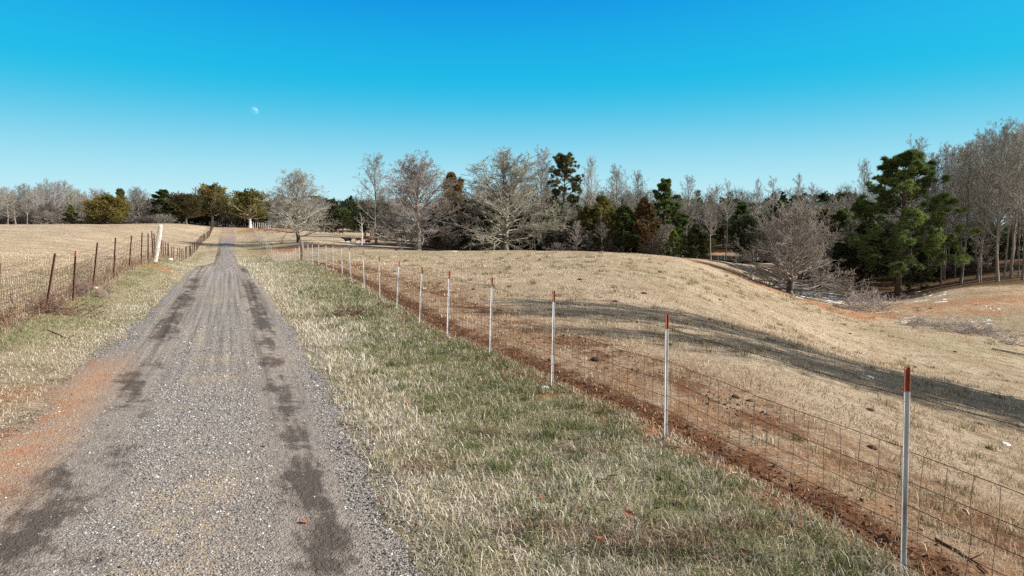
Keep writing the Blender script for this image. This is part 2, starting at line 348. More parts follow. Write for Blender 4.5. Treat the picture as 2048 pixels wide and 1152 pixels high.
def leafmat(name):
    n = NT(name, .7, .2); tv = n.attr('tint')
    c = n.mix(1.0, n.objcol(), n.ramp(tv, (0, (.45, .45, .45)), (.5, (1., 1., 1.)), (1, (1.7, 1.6, 1.4))), 'MULTIPLY'); n.col(c)
    tr = n.t.nodes.new('ShaderNodeBsdfTranslucent'); n.t.links.new(c, tr.inputs[0]); mx = n.t.nodes.new('ShaderNodeMixShader'); mx.inputs[0].default_value = .3
    o = n.t.nodes['Material Output']; n.t.links.new(n.b.outputs[0], mx.inputs[1]); n.t.links.new(tr.outputs[0], mx.inputs[2]); n.t.links.new(mx.outputs[0], o.inputs[0])
    return n.m
M_leaf = leafmat('evergreen_foliage')
n = NT('bark', .9, .1); n.col(n.mix(1.0, n.objcol(), n.ramp(n.noise(2.5, 5, n.scalev((1, 1, .3), n.oc), .7), (.3, (.6, .58, .55)), (.7, (1.25, 1.25, 1.25))), 'MULTIPLY')); M_bark = n.m
n = NT('twigs', .9, .1); n.col(n.mix(1.0, n.objcol(), n.ramp(n.noise(1.2, 3, n.oc), (.3, (.75, .74, .74)), (.7, (1.2, 1.18, 1.16))), 'MULTIPLY')); M_twig = n.m

# ------------------------------------------------------------------ ground
ang = np.unique(np.r_[np.arange(-50, 50, .25), np.arange(50, 310, 2.5)])       # degrees from +Y, clockwise
rad = np.r_[0.3 * 1.0225 ** np.arange(0, 418)]; rad = rad[rad < 2600]
A, Rd = np.meshgrid(R(1) * ang, rad)
X, Y = (Rd * np.sin(A)).ravel(), (Rd * np.cos(A)).ravel()
Z = gz(X, Y); na, nr = len(ang), len(rad)
def blobs(spots):
    out = np.zeros_like(X)
    for x, y, rx, ry, a in spots: out = np.maximum(out, a * np.exp(-(((X - x) / rx) ** 2 + ((Y - y) / ry) ** 2)))
    return out
def spot(px, py, rx, ry, a=1.0): p = hit(px, py); return (p[0], p[1], rx, ry, a)
CLAY = [spot(a_, b_, 2.6, 2.0, 1.25) for a_, b_ in ((1392, 521), (1420, 529), (1450, 539), (1480, 550), (1510, 561), (1545, 575), (1580, 589), (1612, 600), (1645, 612), (1675, 621), (1702, 632))] + [spot(90, 632, .55, .4), spot(133, 606, .3, .3), spot(232, 566, .6, .5, .9), spot(60, 900, .9, 1.4, .85), spot(20, 800, 1.2, 1.5, .55), spot(300, 530, 2.0, 1.5, .8),
        spot(1275, 1040, .16, .14), spot(1690, 1085, .22, .16), spot(1480, 960, .18, .2), spot(1215, 965, .15, .15, .8), spot(985, 715, .35, .3, .8), spot(1120, 785, .4, .5, .8), spot(700, 562, .5, 1.2, .8),
        spot(1480, 548, 3.2, 2.4, .95), spot(1430, 533, 3.0, 2.0, .8), spot(1540, 578, 4.5, 2.6, .75), spot(1630, 605, 3.4, 3.2, .7), spot(1760, 632, 3, 3, .85), spot(1690, 618, 3, 3, .7), spot(1820, 610, 7, 4, .62),
        spot(1930, 608, 15, 8, .56), spot(2048, 600, 14, 9, .55), spot(1850, 625, 9, 5, .54), spot(1980, 600, 6, 3, .7), spot(1960, 625, 3, 1.6, .85), spot(2048, 580, 10, 4, .5), spot(560, 461, 7, 14, .75), spot(530, 459, 6, 22, .9), spot(570, 500, 5, 7, .7), spot(640, 493, 6, 6, .55), spot(1520, 590, 3, 1, .4), (POND[0], POND[1] + 13, 12, 3.5, 1.)]
GREEN = [spot(150, 640, 2.6, 5, 1.), spot(250, 575, 2, 6, 1.), spot(330, 540, 2.0, 12, .9), spot(500, 500, 2.2, 20, 1.), spot(495, 487, 2.5, 18, 1.), spot(920, 505, 14, 12, .55), spot(800, 505, 10, 10, .6), spot(1900, 690, 6, 5, .5), spot(2000, 650, 5, 8, .35), spot(1250, 530, 14, 9, .3), spot(490, 465, 3, 30, .8)]
vg = (tfence(X, Y) < .1) & (troad(X, Y) > 1.6) & (Y < 120)
TF = tfence(X, Y)
ATT = dict(tfence=np.clip(TF, -20, 20), nearfence=sstep(75, 40, Y) * sstep(-30, -5, Y), clay=blobs(CLAY),
           green=np.maximum(np.clip(blobs(GREEN), 0, 1), vg * (.35 + .5 * sstep(-3.4, -.8, TF) * (Y < 70))), wood=np.zeros_like(X))
WOODSPOTS = []
i, j = np.meshgrid(np.arange(nr - 1), np.arange(na), indexing='ij'); j2 = (j + 1) % na
gq = np.stack([i * na + j, i * na + j2, (i + 1) * na + j2, (i + 1) * na + j], -1).reshape(-1, 4)[:, ::-1]
gV = np.c_[X, Y, Z]; gV = np.r_[gV, [[0, 0, g1(0, .01)]]]
cap = np.stack([np.arange(na), (np.arange(na) + 1) % na, np.full(na, na * nr)], -1)[:, ::-1]
for k in ATT: ATT[k] = np.r_[ATT[k], 0]

# ------------------------------------------------------------------ road
WETPX = [(505, 592, .42, 1.6), (498, 575, .4, 1.4), (515, 625, .3, .9), (525, 652, .3, .8), (530, 690, .22, .7), (536, 725, .22, .5), (553, 783, .30, .42), (580, 822, .25, .25), (570, 880, .22, .3), (600, 962, .30, .35),
         (592, 1010, .2, .2), (630, 1085, .32, .32), (660, 1140, .3, .2), (345, 640, .3, 1.3), (330, 668, .28, .8), (322, 735, .2, .5), (268, 772, .22, .45), (290, 822, .22, .5), (238, 925, .25, .4), (100, 1052, .3, .3),
         (60, 978, .3, .35), (150, 1125, .4, .25), (20, 1105, .4, .3), (392, 570, .4, 1.8), (372, 602, .35, 1.2), (442, 508, .45, 6), (437, 528, .4, 5), (447, 492, .45, 8), (478, 497, .4, 3), (480, 520, .35, 3), (484, 540, .3, 2), (225, 975, .2, .25), (180, 1010, .3, .25)]
WETW = [tuple(hit(a_, b_)[:2]) + (c_, d_) for a_, b_, c_, d_ in WETPX]
def wetness(x, y):
    t_ = troad(x, y); w_ = np.zeros_like(x)
    for wx, wy, a_, b_ in WETW:
        dt = (t_ - troad(np.array([wx]), np.array([wy]))[0]) / (a_ * .8); dy = (y - wy) / b_
        w_ = np.maximum(w_, .66 * np.exp(-.6 * (dt * dt + dy * dy * .6)))
    lane = np.exp(-((np.abs(t_) - 1.06 + .08 * fbm(y, y * 0 + 5, 5, 2, 73)) / .24) ** 2)
    return w_ + lane * (.52 + .42 * np.clip(fbm(t_ * 1.4, y, 1.3, 4, 71), -.6, 1)) + .5 * lane * sstep(26, 34, y) * sstep(120, 80, y) * np.clip(.4 + fbm(t_, y, 3, 3, 72), 0, 1)
sy = np.r_[np.arange(-12, 20, .06), np.arange(20, 60, .18), np.arange(60, 225, .5)]
tt = np.linspace(-1, 1, 25)
lw = 1.9 + .28 * fbm(sy, sy * 0 + 3, .9, 4, 1) + .25 * sstep(16, 8, sy); rw = 1.75 + .22 * fbm(sy, sy * 0 + 8, .7, 4, 4)
nar = lambda y_: 1 - .30 * sstep(15, 44, y_) * sstep(140, 110, y_)
lw = lw * nar(sy); rw = rw * nar(sy)
T2 = np.where(tt[None] < 0, tt[None] * lw[:, None], tt[None] * rw[:, None])
RXg = xroad(sy)[:, None] + T2 / .925; RYg = np.repeat(sy[:, None], 25, 1)
RZ = gz(RXg.ravel(), RYg.ravel()) + .030 - .018 * np.abs(np.tile(tt, len(sy))) ** 4 - .05 * np.abs(np.tile(tt, len(sy))) ** 14
RZ += .012 * fbm(RXg.ravel(), RYg.ravel(), .5, 3, 6)
ii, jj = np.meshgrid(np.arange(len(sy) - 1), np.arange(24), indexing='ij')
rq = np.stack([ii * 25 + jj, ii * 25 + jj + 1, (ii + 1) * 25 + jj + 1, (ii + 1) * 25 + jj], -1).reshape(-1, 4)
ro = obj('gravel_road', mesh('gravel_road', np.c_[RXg.ravel(), RYg.ravel(), RZ], None, rq, True, dict(t=T2.ravel(), s=RYg.ravel(), wet=wetness(RXg.ravel(), RYg.ravel()))), M_road)
tag(ro, 'grey gravel track with dark muddy ruts running uphill to the trees', 'road', kind='structure')

# loose stones on the track
nst = 190000
y = 3.2 * (24 / 3.2) ** rs.rand(nst) ; t_ = rs.uniform(-2.1, 1.9, nst)
x = xroad(y) + t_ / .925
keep = rs.rand(nst) < np.where(np.abs(np.abs(t_) - 1.06) < .3, .35, 1.0) * np.where((t_ < -1.2) & (y < 12), .25, 1)
keep &= rs.rand(nst) < (.5 + .6 * fbm(x, y, .9, 3, 12)) * np.clip(1.1 - 1.6 * wetness(x, y), .04, 1) * (1 - .97 * sstep(7, 22, y))
x, y, t_ = x[keep], y[keep], t_[keep]
sz = rs.uniform(.0045, .0115, len(x)) * (1 + .03 * y) * np.where(rs.rand(len(x)) < .015, 1.8, 1)
zz = gz(x, y) + .012 + .018 * (1 - np.minimum(np.abs(t_) / 1.8, 1) ** 4) + .012 * fbm(x, y, .5, 3, 6) + sz * .15
V_, T_ = stones(np.c_[x, y, zz], sz)
go = obj('gravel', mesh('gravel', V_, T_, None, False, dict(tint=np.repeat(np.clip(rs.normal(.45, .25, len(x)), 0, 1), 6))), M_gravel)
tag(go, 'loose grey crushed stone scattered over the track', 'gravel', kind='stuff')

# ------------------------------------------------------------------ grass
def blades(Pb, L, Wd, lean, az):
    n_ = len(Pb); dx, dy = np.cos(az), np.sin(az)
    fa = rs.uniform(0, 6.283, n_); sx, sy_ = np.cos(fa), np.sin(fa)
    side = np.stack([sx, sy_, 0 * sx], -1) * (Wd / 2)[:, None]
    l1 = lean * .5; mid = Pb + np.stack([np.sin(l1) * dx, np.sin(l1) * dy, np.cos(l1)], -1) * (L * .5)[:, None]
    l2 = np.minimum(lean * 1.35, 1.75); tip = mid + np.stack([np.sin(l2) * dx, np.sin(l2) * dy, np.cos(l2)], -1) * (L * .5)[:, None]
    V = np.stack([Pb - side, Pb + side, mid + side * .8, mid - side * .8, tip], 1).reshape(-1, 3)
    b = np.arange(n_) * 5
    return V, np.stack([b + 3, b + 2, b + 4], -1), np.stack([b, b + 1, b + 2, b + 3], -1)
def grass(name, x, y, L, W_, tint, m, label, cat, lean=(.35, 1.5)):
    k = len(x); az = rs.uniform(0, 6.283, k)
    V, T, Q = blades(np.c_[x, y, gz(x, y) - .005], L, W_, rs.uniform(*lean, k), az)
    o = obj(name, mesh(name, V, T, Q, False, dict(tint=np.repeat(np.clip(tint, 0, 1), 5))), m)
    return tag(o, label, cat, kind='stuff')
def ysample(k, y0, y1, p):                         # density in y ~ y^-p
    u = rs.rand(k)
    if abs(p - 1) < 1e-3: return y0 * (y1 / y0) ** u
    return (y0 ** (1 - p) + u * (y1 ** (1 - p) - y0 ** (1 - p))) ** (1 / (1 - p))
# verge between road and fence
k = 260000; y = ysample(k, 2.6, 90, 1.25); w = rs.rand(k)
xa = xroad(y) + (1.62 * nar(y) + .22 * fbm(y, y * 0 + 8, .7, 4, 4)) / .925; xb = xfence(y) + .12
x = xa + (xb - xa) * w
den = .62 + .9 * fbm(x, y, .30, 4, 21) + .1; ed = sstep(0, .12, w)
keep = rs.rand(k) < np.clip(den, .12, 1) * (.45 + .55 * ed); x, y, w = x[keep], y[keep], w[keep]
g_ = fbm(x, y, 1.3, 3, 31) * .32 + fbm(x, y, .35, 2, 33) * .22
tint = np.clip(.74 - .25 * sstep(.12, .7, w) - g_ + rs.normal(0, .26, len(x)), 0, 1)
far_ = (y / 5) ** .55
L = rs.gamma(4, .0195, len(x)).clip(.03, .2) * (1 + .5 * fbm(x, y, .4, 2, 35)) * np.clip(.8 + .15 * far_, .9, 1.4)
grass('grass', x, y, L, rs.uniform(.004, .0095, len(x)) * far_, tint, M_blade, 'mixed green and straw coloured grass on the verge inside the wire fence', 'grass')
# left verge
k = 90000; y = ysample(k, 5, 95, 1.15); w = rs.rand(k)
xa = xleft(y) - .3; xb = xroad(y) - 1.75 * nar(y) / .925 - .3 * (y < 14); x = xa + (xb - xa) * w
keep = (rs.rand(k) < np.clip(.6 + .6 * fbm(x, y, .6, 3, 41), .1, 1)) & ~((w > .35) & (y < 11) & (rs.rand(k) < .5)); x, y, w = x[keep], y[keep], w[keep]
gm = np.exp(-((w - .38) / .22) ** 2) * sstep(9, 14, y)
tint = np.clip(.72 - .38 * gm - fbm(x, y, 1.2, 3, 43) * .25 + rs.normal(0, .15, len(x)), 0, 1); far_ = (y / 5) ** .5
grass('verge_grass', x, y, rs.uniform(.03, .085, len(x)) * np.clip(.7 + .25 * far_, .8, 1.4), rs.uniform(.004, .008, len(x)) * far_, tint, M_blade,
      'straw and green grass between the rusty fence and the track', 'grass')
# pasture beyond the wire fence
k = 260000; y = ysample(k, 3.2, 75, .75); w = rs.rand(k) ** 1.25
xa = xfence(y) + .2; xb = np.maximum(.79 * y + 3, xa + 4); x = xa + (xb - xa) * w
tfv = tfence(x, y); s1 = np.exp(-((tfv - .55) / .4) ** 2); s2 = np.exp(-((tfv - 2.2) / .5) ** 2) * (fbm(x, y, 1.2, 3, 51) > 0)
keep = rs.rand(k) < np.clip(.5 + 1.1 * fbm(x, y, .55, 4, 52), .04, 1) * np.clip(.75 + .6 * fbm(x, y, 3.2, 2, 57), .2, 1) * (1 - .8 * s1) * (1 - .6 * s2) * (1 - .45 * np.exp(-((tfv - 1.5) / 1.6) ** 2)); x, y = x[keep], y[keep]
far_ = (y / 5) ** .6; gg = sstep(.1, .6, fbm(x, y, 3.5, 3, 53))
tint = np.clip(.6 - .4 * gg * (rs.rand(len(x)) < .6) + rs.normal(0, .2, len(x)) + .2 * fbm(x, y, 1.0, 2, 54), 0, 1)
grass('dry_grass', x, y, rs.gamma(3.5, .018, len(x)).clip(.02, .14) * np.clip(.6 + .3 * far_, .8, 1.6), rs.uniform(.0045, .009, len(x)) * far_, tint, M_dry,
      'short dry winter grass of the sloping pasture', 'grass', lean=(.3, 1.3))
# field left of the rusty fence
k = 80000; y = ysample(k, 8, 130, .9); x = xleft(y) - .1 - (rs.rand(k) ** 1.3) * np.maximum(.8 * y + xleft(y) + 2, 4)
far_ = (y / 6) ** .6; tint = np.clip(.68 + rs.normal(0, .18, k) + .2 * fbm(x, y, 4, 2, 55), 0, 1)
nearl = np.exp((x - xleft(y)) / 2.5)
grass('field_grass', x, y, rs.uniform(.03, .07, k) * np.clip(.6 + .25 * far_, .8, 1.3) * (1 + 1.2 * nearl * rs.rand(k)), rs.uniform(.004, .008, k) * far_, tint, M_dry,
      'pale dry grass of the level field behind the rusty fence', 'grass')
# dead weeds tangled in the left fence
k = 9000; y = ysample(k, 7, 60, .9); x = xleft(y) + rs.normal(-.05, .22, k)
keep = rs.rand(k) < np.clip(.45 + .9 * fbm(x * 0, y, 2.2, 2, 61), .05, 1); x, y = x[keep], y[keep]
grass('weeds', x, y, rs.uniform(.12, .55, len(x)), rs.uniform(.004, .008, len(x)) * (y / 12) ** .6, rs.rand(len(x)), M_weed,
      'tangle of dead brown weeds along the foot of the rusty fence', 'weeds', lean=(.1, 1.1))
# coarser tufts scattered over the pasture
k = 1500; y = ysample(k, 5, 70, .5); w = rs.rand(k); x = xfence(y) + 1.2 + (np.maximum(.79 * y + 2, xfence(y) + 4) - xfence(y)) * w
keep = fbm(x, y, 5, 2, 81) > -.15; x, y = x[keep], y[keep]; m_ = rs.randint(14, 40, len(x)); rr_ = np.repeat(rs.uniform(.03, .10, len(x)), m_) * (1 + np.repeat(y, m_) / 30)
xx = np.repeat(x, m_) + rs.normal(0, 1, m_.sum()) * rr_; yy_ = np.repeat(y, m_) + rs.normal(0, 1, m_.sum()) * rr_
kt = np.repeat(rs.choice([.05, .2, .5, .8], len(x)), m_)
grass('pasture_tufts', xx, yy_, rs.uniform(.06, .15, len(xx)) * (1 + yy_ / 60), rs.uniform(.005, .009, len(xx)) * (yy_ / 5) ** .6, kt + rs.normal(0, .1, len(xx)), M_dry,
      'coarser tufts of dead grass scattered over the pasture', 'grass', lean=(.2, 1.2))
# green tufts on the verge
k = 240; y = ysample(k, 3.5, 30, 1.1); w = rs.uniform(.25, .97, k); x = xroad(y) + 1.9 + (xfence(y) - xroad(y) - 1.9) * w
m_ = rs.randint(25, 70, k); xx = np.repeat(x, m_) + rs.normal(0, .06, m_.sum()); yy_ = np.repeat(y, m_) + rs.normal(0, .06, m_.sum())
kt = np.repeat(rs.uniform(.05, .3, k), m_)
grass('grass_tufts', xx, yy_, rs.uniform(.07, .17, len(xx)), rs.uniform(.004, .007, len(xx)) * (yy_ / 5) ** .5, kt + rs.normal(0, .07, len(xx)), M_blade,
      'greener tufts of fescue dotted through the verge', 'grass', lean=(.15, 1.0))
# flattened dead grass lying in dark mats on the verge
mx_, my_ = [], []
for px, py, rx, ry, n_ in ((1290, 1085, .34, .10, 900), (1330, 1110, .25, .10, 500), (700, 634, .5, .22, 500), (1180, 905, .18, .08, 220), (960, 870, .2, .09, 220), (1480, 1060, .22, .08, 300), (1060, 1060, .2, .08, 260), (850, 940, .2, .1, 240), (1010, 760, .25, .12, 200), (820, 720, .3, .15, 200)):
    p = hit(px, py); mx_.append(p[0] + rs.normal(0, rx, n_)); my_.append(p[1] + rs.normal(0, ry, n_))
mx_, my_ = np.concatenate(mx_), np.concatenate(my_)
grass('dead_grass', mx_, my_, rs.uniform(.06, .2, len(mx_)), rs.uniform(.004, .008, len(mx_)), rs.beta(1.3, 2.2, len(mx_)), M_weed, 'flattened brown mats of dead grass on the verge', 'grass', lean=(.7, 1.5))
# clods of the churned strip
k = 30000; y = ysample(k, 3, 55, .95); band = rs.rand(k) < .6
tf = np.where(band, rs.normal(.48, .17, k), rs.normal(2.2, .6, k)); x = xfence(y) + tf / .925
keep = band | (fbm(x, y, 1.2, 3, 51) > 0.0); x, y, band = x[keep], y[keep], band[keep]
sz = np.minimum(rs.gamma(1.3, .0042, len(x)), .04) * (1 + .03 * y) + .003
V_, T_ = stones(np.c_[x, y, gz(x, y) + sz * .2], sz, .7)
co = obj('soil_clods', mesh('soil_clods', V_, T_, None, False, dict(tint=np.repeat(np.clip(rs.normal(.4, .25, len(x)), 0, 1), 6))), M_clod)
tag(co, 'dark red clods of churned soil along the wire fence', 'soil', kind='stuff')

# ------------------------------------------------------------------ trees
def spawn(P, m, u0, u1, th, ratio, k, rng, up=0., wob=.12, prof=None, tip=1):
    """children of polylines P (N,K,3): m per parent, between fractions u0..u1; returns (N*m,k,3), parent index, u"""
    N_, K_, _ = P.shape
    u = (u0 + (u1 - u0) * (np.arange(m)[None] + rng.rand(N_, m)) / m).ravel(); pi = np.repeat(np.arange(N_), m)
    f = np.clip(u * (K_ - 1), 0, K_ - 1.001); i0 = f.astype(int); fr = (f - i0)[:, None]
    a, b = P[pi, i0], P[pi, i0 + 1]; p0 = a + (b - a) * fr
    tn = b - a; tn /= np.linalg.norm(tn, axis=1, keepdims=True) + 1e-9
    rv = rng.normal(0, 1, (len(u), 3)); pr = rv - (rv * tn).sum(1, keepdims=True) * tn; pr /= np.linalg.norm(pr, axis=1, keepdims=True) + 1e-9
    an = R(1) * rng.uniform(th[0], th[1], len(u))[:, None]
    d = tn * np.cos(an) + pr * np.sin(an)
    plen = np.linalg.norm(np.diff(P, axis=1), axis=2).sum(1)
    L = plen[pi] * ratio * (1 - .55 * (u - u0) / max(u1 - u0, .01)) * rng.uniform(.65, 1.25, len(u))
    if prof is not None: L = L * prof(u)
    return march(p0, d, L, k, rng, up, wob), pi, u
def march(p0, d, L, k, rng, up, wob):
    pts = [p0]; st = (L / (k - 1))[:, None]
    for _ in range(k - 1):
        d = d + rng.normal(0, wob, d.shape) + np.array([0, 0, up]) ; d = d / (np.linalg.norm(d, axis=1, keepdims=True) + 1e-9)
        pts.append(pts[-1] + d * st)
    return np.stack(pts, 1)
def taper(n_, k, r0, r1):
    r0 = np.broadcast_to(np.asarray(r0, float), (n_,)); return r0[:, None] + (np.asarray(r1) - r0)[:, None] * np.linspace(0, 1, k)[None]
def trunk_line(H, rng, wob=.03, lean=(0, 0), k=10):
    z = np.linspace(0, 1, k); w = np.cumsum(rng.normal(0, wob, (k, 2)), 0) * H / k * 2; w[0] = 0
    return np.stack([w[:, 0] + lean[0] * z * H, w[:, 1] + lean[1] * z * H, z * H], -1)[None]
def bare_meshes(name, seed, H, r0, clear, nl, th0, th1, lw_, up, m2=8, m3=5, m4=4, top=.93, wob=.1, fork=0, droop=0., tw=.011):
    """trunk mesh and crown mesh of a leafless broadleaf tree; lw_(s) = limb length / H along the trunk"""
    rng = np.random.RandomState(seed); T = trunk_line(H * top, rng)
    tr = MB(); k = T.shape[1]
    rr = r0 * (1 - np.linspace(0, 1, k)) ** .85 + .02; rr[0] *= 1.25; tr.add(*[x for x in (tubes(T, rr[None], 8))][:1], None, tubes(T, rr[None], 8)[1])
    u = clear + (1 - clear) * ((np.arange(nl) + rng.rand(nl)) / nl) ** .9; u = np.clip(u, 0, .985)
    f = u * (k - 1); i0 = np.minimum(f.astype(int), k - 2); p0 = T[0, i0] + (T[0, i0 + 1] - T[0, i0]) * (f - i0)[:, None]
    az = np.arange(nl) * 2.4 + rng.uniform(-.5, .5, nl); s = (u - clear) / (1 - clear)
    an = R(1) * (th0 + (th1 - th0) * s + rng.normal(0, 6, nl))
    d = np.stack([np.sin(an) * np.cos(az), np.sin(an) * np.sin(az), np.cos(an)], -1)
    L = H * np.array([lw_(q) for q in s]) * rng.uniform(.85, 1.12, nl)
    P1 = march(p0, d, L, 7, rng, up, wob); rl = np.interp(u, np.linspace(0, 1, k), rr)
    R1 = np.minimum(rl * .62, .018 * L + .012)
    cr = MB(); v, q = tubes(P1, taper(nl, 7, R1, .014), 5); cr.add(v, None, q)
    P2, i2, u2 = spawn(P1, m2, .18, 1., (22, 58), .46, 5, rng, up * .6 - droop, .13)
    R2 = np.maximum(R1[i2] * (1 - .75 * u2) * .6, .014); v, q = tubes(P2, taper(len(P2), 5, R2, .009), 4); cr.add(v, None, q)
    P3, i3, u3 = spawn(P2, m3, .2, 1., (20, 60), .5, 4, rng, up * .4 - droop, .13)
    v, q = tubes(P3, taper(len(P3), 4, np.maximum(R2[i3] * .55 * (1 - .6 * u3), tw), tw * .7), 3); cr.add(v, None, q)
    P4, i4, u4 = spawn(P3, m4, .25, 1., (18, 60), .6, 2, rng, .05, .1)
    v, q = tubes(P4, taper(len(P4), 2, tw * .85, tw * .35), 3); cr.add(v, None, q)
    return tr.mesh('trunk'), cr.mesh('crown')
def spray_faces(Pc, D, n_per, Ls, Ws, spread, rng, ctint):
    """little leaf sprays: diamonds fanning out from points Pc around directions D"""
    N_ = len(Pc); P = np.repeat(Pc, n_per, 0); d = np.repeat(D, n_per, 0) + rng.normal(0, spread, (N_ * n_per, 3))
    d /= np.linalg.norm(d, axis=1, keepdims=True) + 1e-9; s = np.cross(d, rng.normal(0, 1, d.shape)); s /= np.linalg.norm(s, axis=1, keepdims=True) + 1e-9
    L = rng.uniform(*Ls, len(P))[:, None]; w = rng.uniform(*Ws, len(P))[:, None]
    V = np.stack([P, P + d * L * .5 + s * w, P + d * L, P + d * L * .5 - s * w], 1).reshape(-1, 3)
    t = np.repeat(np.clip(np.repeat(ctint, n_per) + rng.normal(0, .12, len(P)), 0, 1), 4)
    return V, np.arange(len(P) * 4).reshape(-1, 4), t
def cedar_meshes(seed, H, width, prof, r0=.2, clear=.06, nl=90, sprays=11, m2=9, Ls=(.2, .46), Ws=(.03, .07)):
    rng = np.random.RandomState(seed); T = trunk_line(H * .95, rng, .015); k = T.shape[1]
    rr = r0 * (1 - np.linspace(0, 1, k)) + .02; rr[0] *= 1.4
    v, q = tubes(T, rr[None], 7); tr = MB().add(v, None, q)
    u = clear + (1 - clear) * rng.rand(nl) ** .85; u = np.clip(u, 0, .985); f = u * (k - 1); i0 = np.minimum(f.astype(int), k - 2)
    p0 = T[0, i0] + (T[0, i0 + 1] - T[0, i0]) * (f - i0)[:, None]; az = rng.uniform(0, 6.283, nl); s = (u - clear) / (1 - clear)
    an = R(1) * (82 - 50 * s + rng.normal(0, 9, nl)); d = np.stack([np.sin(an) * np.cos(az), np.sin(an) * np.sin(az), np.cos(an)], -1)
    lump = 1 + .28 * np.sin(az * 2 + seed) * np.cos(s * 9 + seed * 2) + rng.normal(0, .14, nl)
    L = width * .5 * np.array([prof(x) for x in s]) * lump
    P1 = march(p0, d, L, 5, rng, .10, .08)
    v, q = tubes(P1, taper(nl, 5, .012 + .016 * L, .008), 4); tr.add(v, None, q)
    P2, i2, u2 = spawn(P1, m2, .3, 1., (20, 60), .42, 4, rng, .12, .1)
    pc = np.r_[P1[:, -1], P1[:, -2], P2[:, -1], P2[:, -2], P2[:, 1]]; dd = np.r_[P1[:, -1] - P1[:, -2], P1[:, -1] - P1[:, -2], *[P2[:, -1] - P2[:, -2]] * 3]
    dd = dd / (np.linalg.norm(dd, axis=1, keepdims=True) + 1e-9) + np.array([0, 0, .25])
    bt = np.clip(rng.normal(.5, .17, nl), 0, 1); ct = np.r_[bt, bt, bt[i2], bt[i2], bt[i2]]
    v, q, t = spray_faces(pc, dd, sprays, Ls, Ws, .55, rng, ct)
    return tr.mesh('trunk'), MB().add(v, None, q, tint=t).mesh('crown', False)
def pine_meshes(seed, H, r0, clear, nl, width, prof, m2=7, needles=26, nl_len=(.22, .42), nw=.016, lean=(0, 0)):
    rng = np.random.RandomState(seed); T = trunk_line(H * .96, rng, .02, lean); k = T.shape[1]
    rr = r0 * (1 - np.linspace(0, 1, k)) ** .8 + .025; rr[0] *= 1.3
    v, q = tubes(T, rr[None], 8); tr = MB().add(v, None, q)
    u = np.clip(clear + (1 - clear) * (np.arange(nl) + rng.rand(nl)) / nl, 0, .985); f = u * (k - 1); i0 = np.minimum(f.astype(int), k - 2)
    p0 = T[0, i0] + (T[0, i0 + 1] - T[0, i0]) * (f - i0)[:, None]; az = np.arange(nl) * 2.4 + rng.uniform(-.6, .6, nl); s = (u - clear) / (1 - clear)
    an = R(1) * (92 - 55 * s ** 1.3 + rng.normal(0, 9, nl)); d = np.stack([np.sin(an) * np.cos(az), np.sin(an) * np.sin(az), np.cos(an)], -1)
    L = width * .5 * np.array([prof(x) for x in s]) * rng.uniform(.6, 1.18, nl)
    P1 = march(p0, d, L, 6, rng, .07, .1); v, q = tubes(P1, taper(nl, 6, .02 + .016 * L, .012), 4); tr.add(v, None, q)
    P2, i2, u2 = spawn(P1, m2, .35, 1., (25, 65), .36, 4, rng, .14, .12); v, q = tubes(P2, taper(len(P2), 4, .018, .008), 3); tr.add(v, None, q)
    P3, i3, u3 = spawn(P2, 3, .4, 1., (25, 70), .45, 3, rng, .2, .1)
    pc = np.r_[P1[:, -1], P2[:, -1], P3[:, -1], P3[:, 1]]; dd = np.r_[P1[:, -1] - P1[:, -2], P2[:, -1] - P2[:, -2], P3[:, -1] - P3[:, -2], P3[:, -1] - P3[:, -2]]
    dd = dd / (np.linalg.norm(dd, axis=1, keepdims=True) + 1e-9) + np.array([0, 0, .2])
    bt = np.clip(rng.normal(.5, .2, nl), 0, 1); ct = np.r_[bt, bt[i2], bt[i2[i3]], bt[i2[i3]]]
    v, q, t = spray_faces(pc, dd, needles, nl_len, (nw * .6, nw), .75, rng, ct)
    return tr.mesh('trunk'), MB().add(v, None, q, tint=t).mesh('crown', False)
def bump_(a, b):                                    # limb length profile rising then falling
    return lambda s: a + b * math.sin(math.pi * min(1, .18 + s * .72))

PROTO = {}
def proto(key, pair, H, Wd, leaf=False):
    t, c = pair
    t.materials.append(M_bark); c.materials.append(M_leaf if leaf else M_twig); PROTO[key] = (t, c, H, Wd)
def measure(c):
    a = np.zeros(len(c.vertices) * 3, np.float32); c.vertices.foreach_get('co', a); a = a.reshape(-1, 3)
    r = np.hypot(a[:, 0], a[:, 1]); return float(np.percentile(a[:, 2], 99.9)), float(np.percentile(r, 97) * 2)
def addp(key, pair, leaf=False): H, Wd = measure(pair[1]); proto(key, pair, H, Wd, leaf)
lr = lambda s: .50 - .30 * s
for i_, sd in enumerate((1, 2, 3)):                 # open-grown round crowns, branches low on the trunk
    addp(f'round{i_}', bare_meshes('r', sd, 12, .26, .12, 54, 88, 12, lambda s: .46 - .08 * s if s < .5 else .42 - .24 * (s - .5), .05, 9, 6, 6, droop=.012, top=.72, tw=.014))
addp('fan0', bare_meshes('f', 9, 10, .30, .06, 56, 98, 8, lambda s: .58 - .12 * s, .05, 9, 6, 5, top=.5, droop=.02, tw=.013))
addp('fan1', bare_meshes('f', 10, 12, .28, .16, 54, 80, 6, lambda s: .56 - .04 * s, .06, 10, 6, 5, top=.5, droop=.006, wob=.13))
for i_, sd in enumerate((21, 22, 23, 24)):          # tall forest trees
    addp(f'tall{i_}', bare_meshes('t', sd, 17, .16, .30 + .05 * i_, 26, 56, 14, lambda s: .30 - .13 * s, .10, 8, 6, 5, top=.88, tw=.013))
for i_, sd in enumerate((31, 32)):                  # slim ones with a small head
    addp(f'slim{i_}', bare_meshes('s', sd, 15, .12, .55, 16, 60, 18, lambda s: .19 - .06 * s, .08, 8, 6, 4, top=.94))
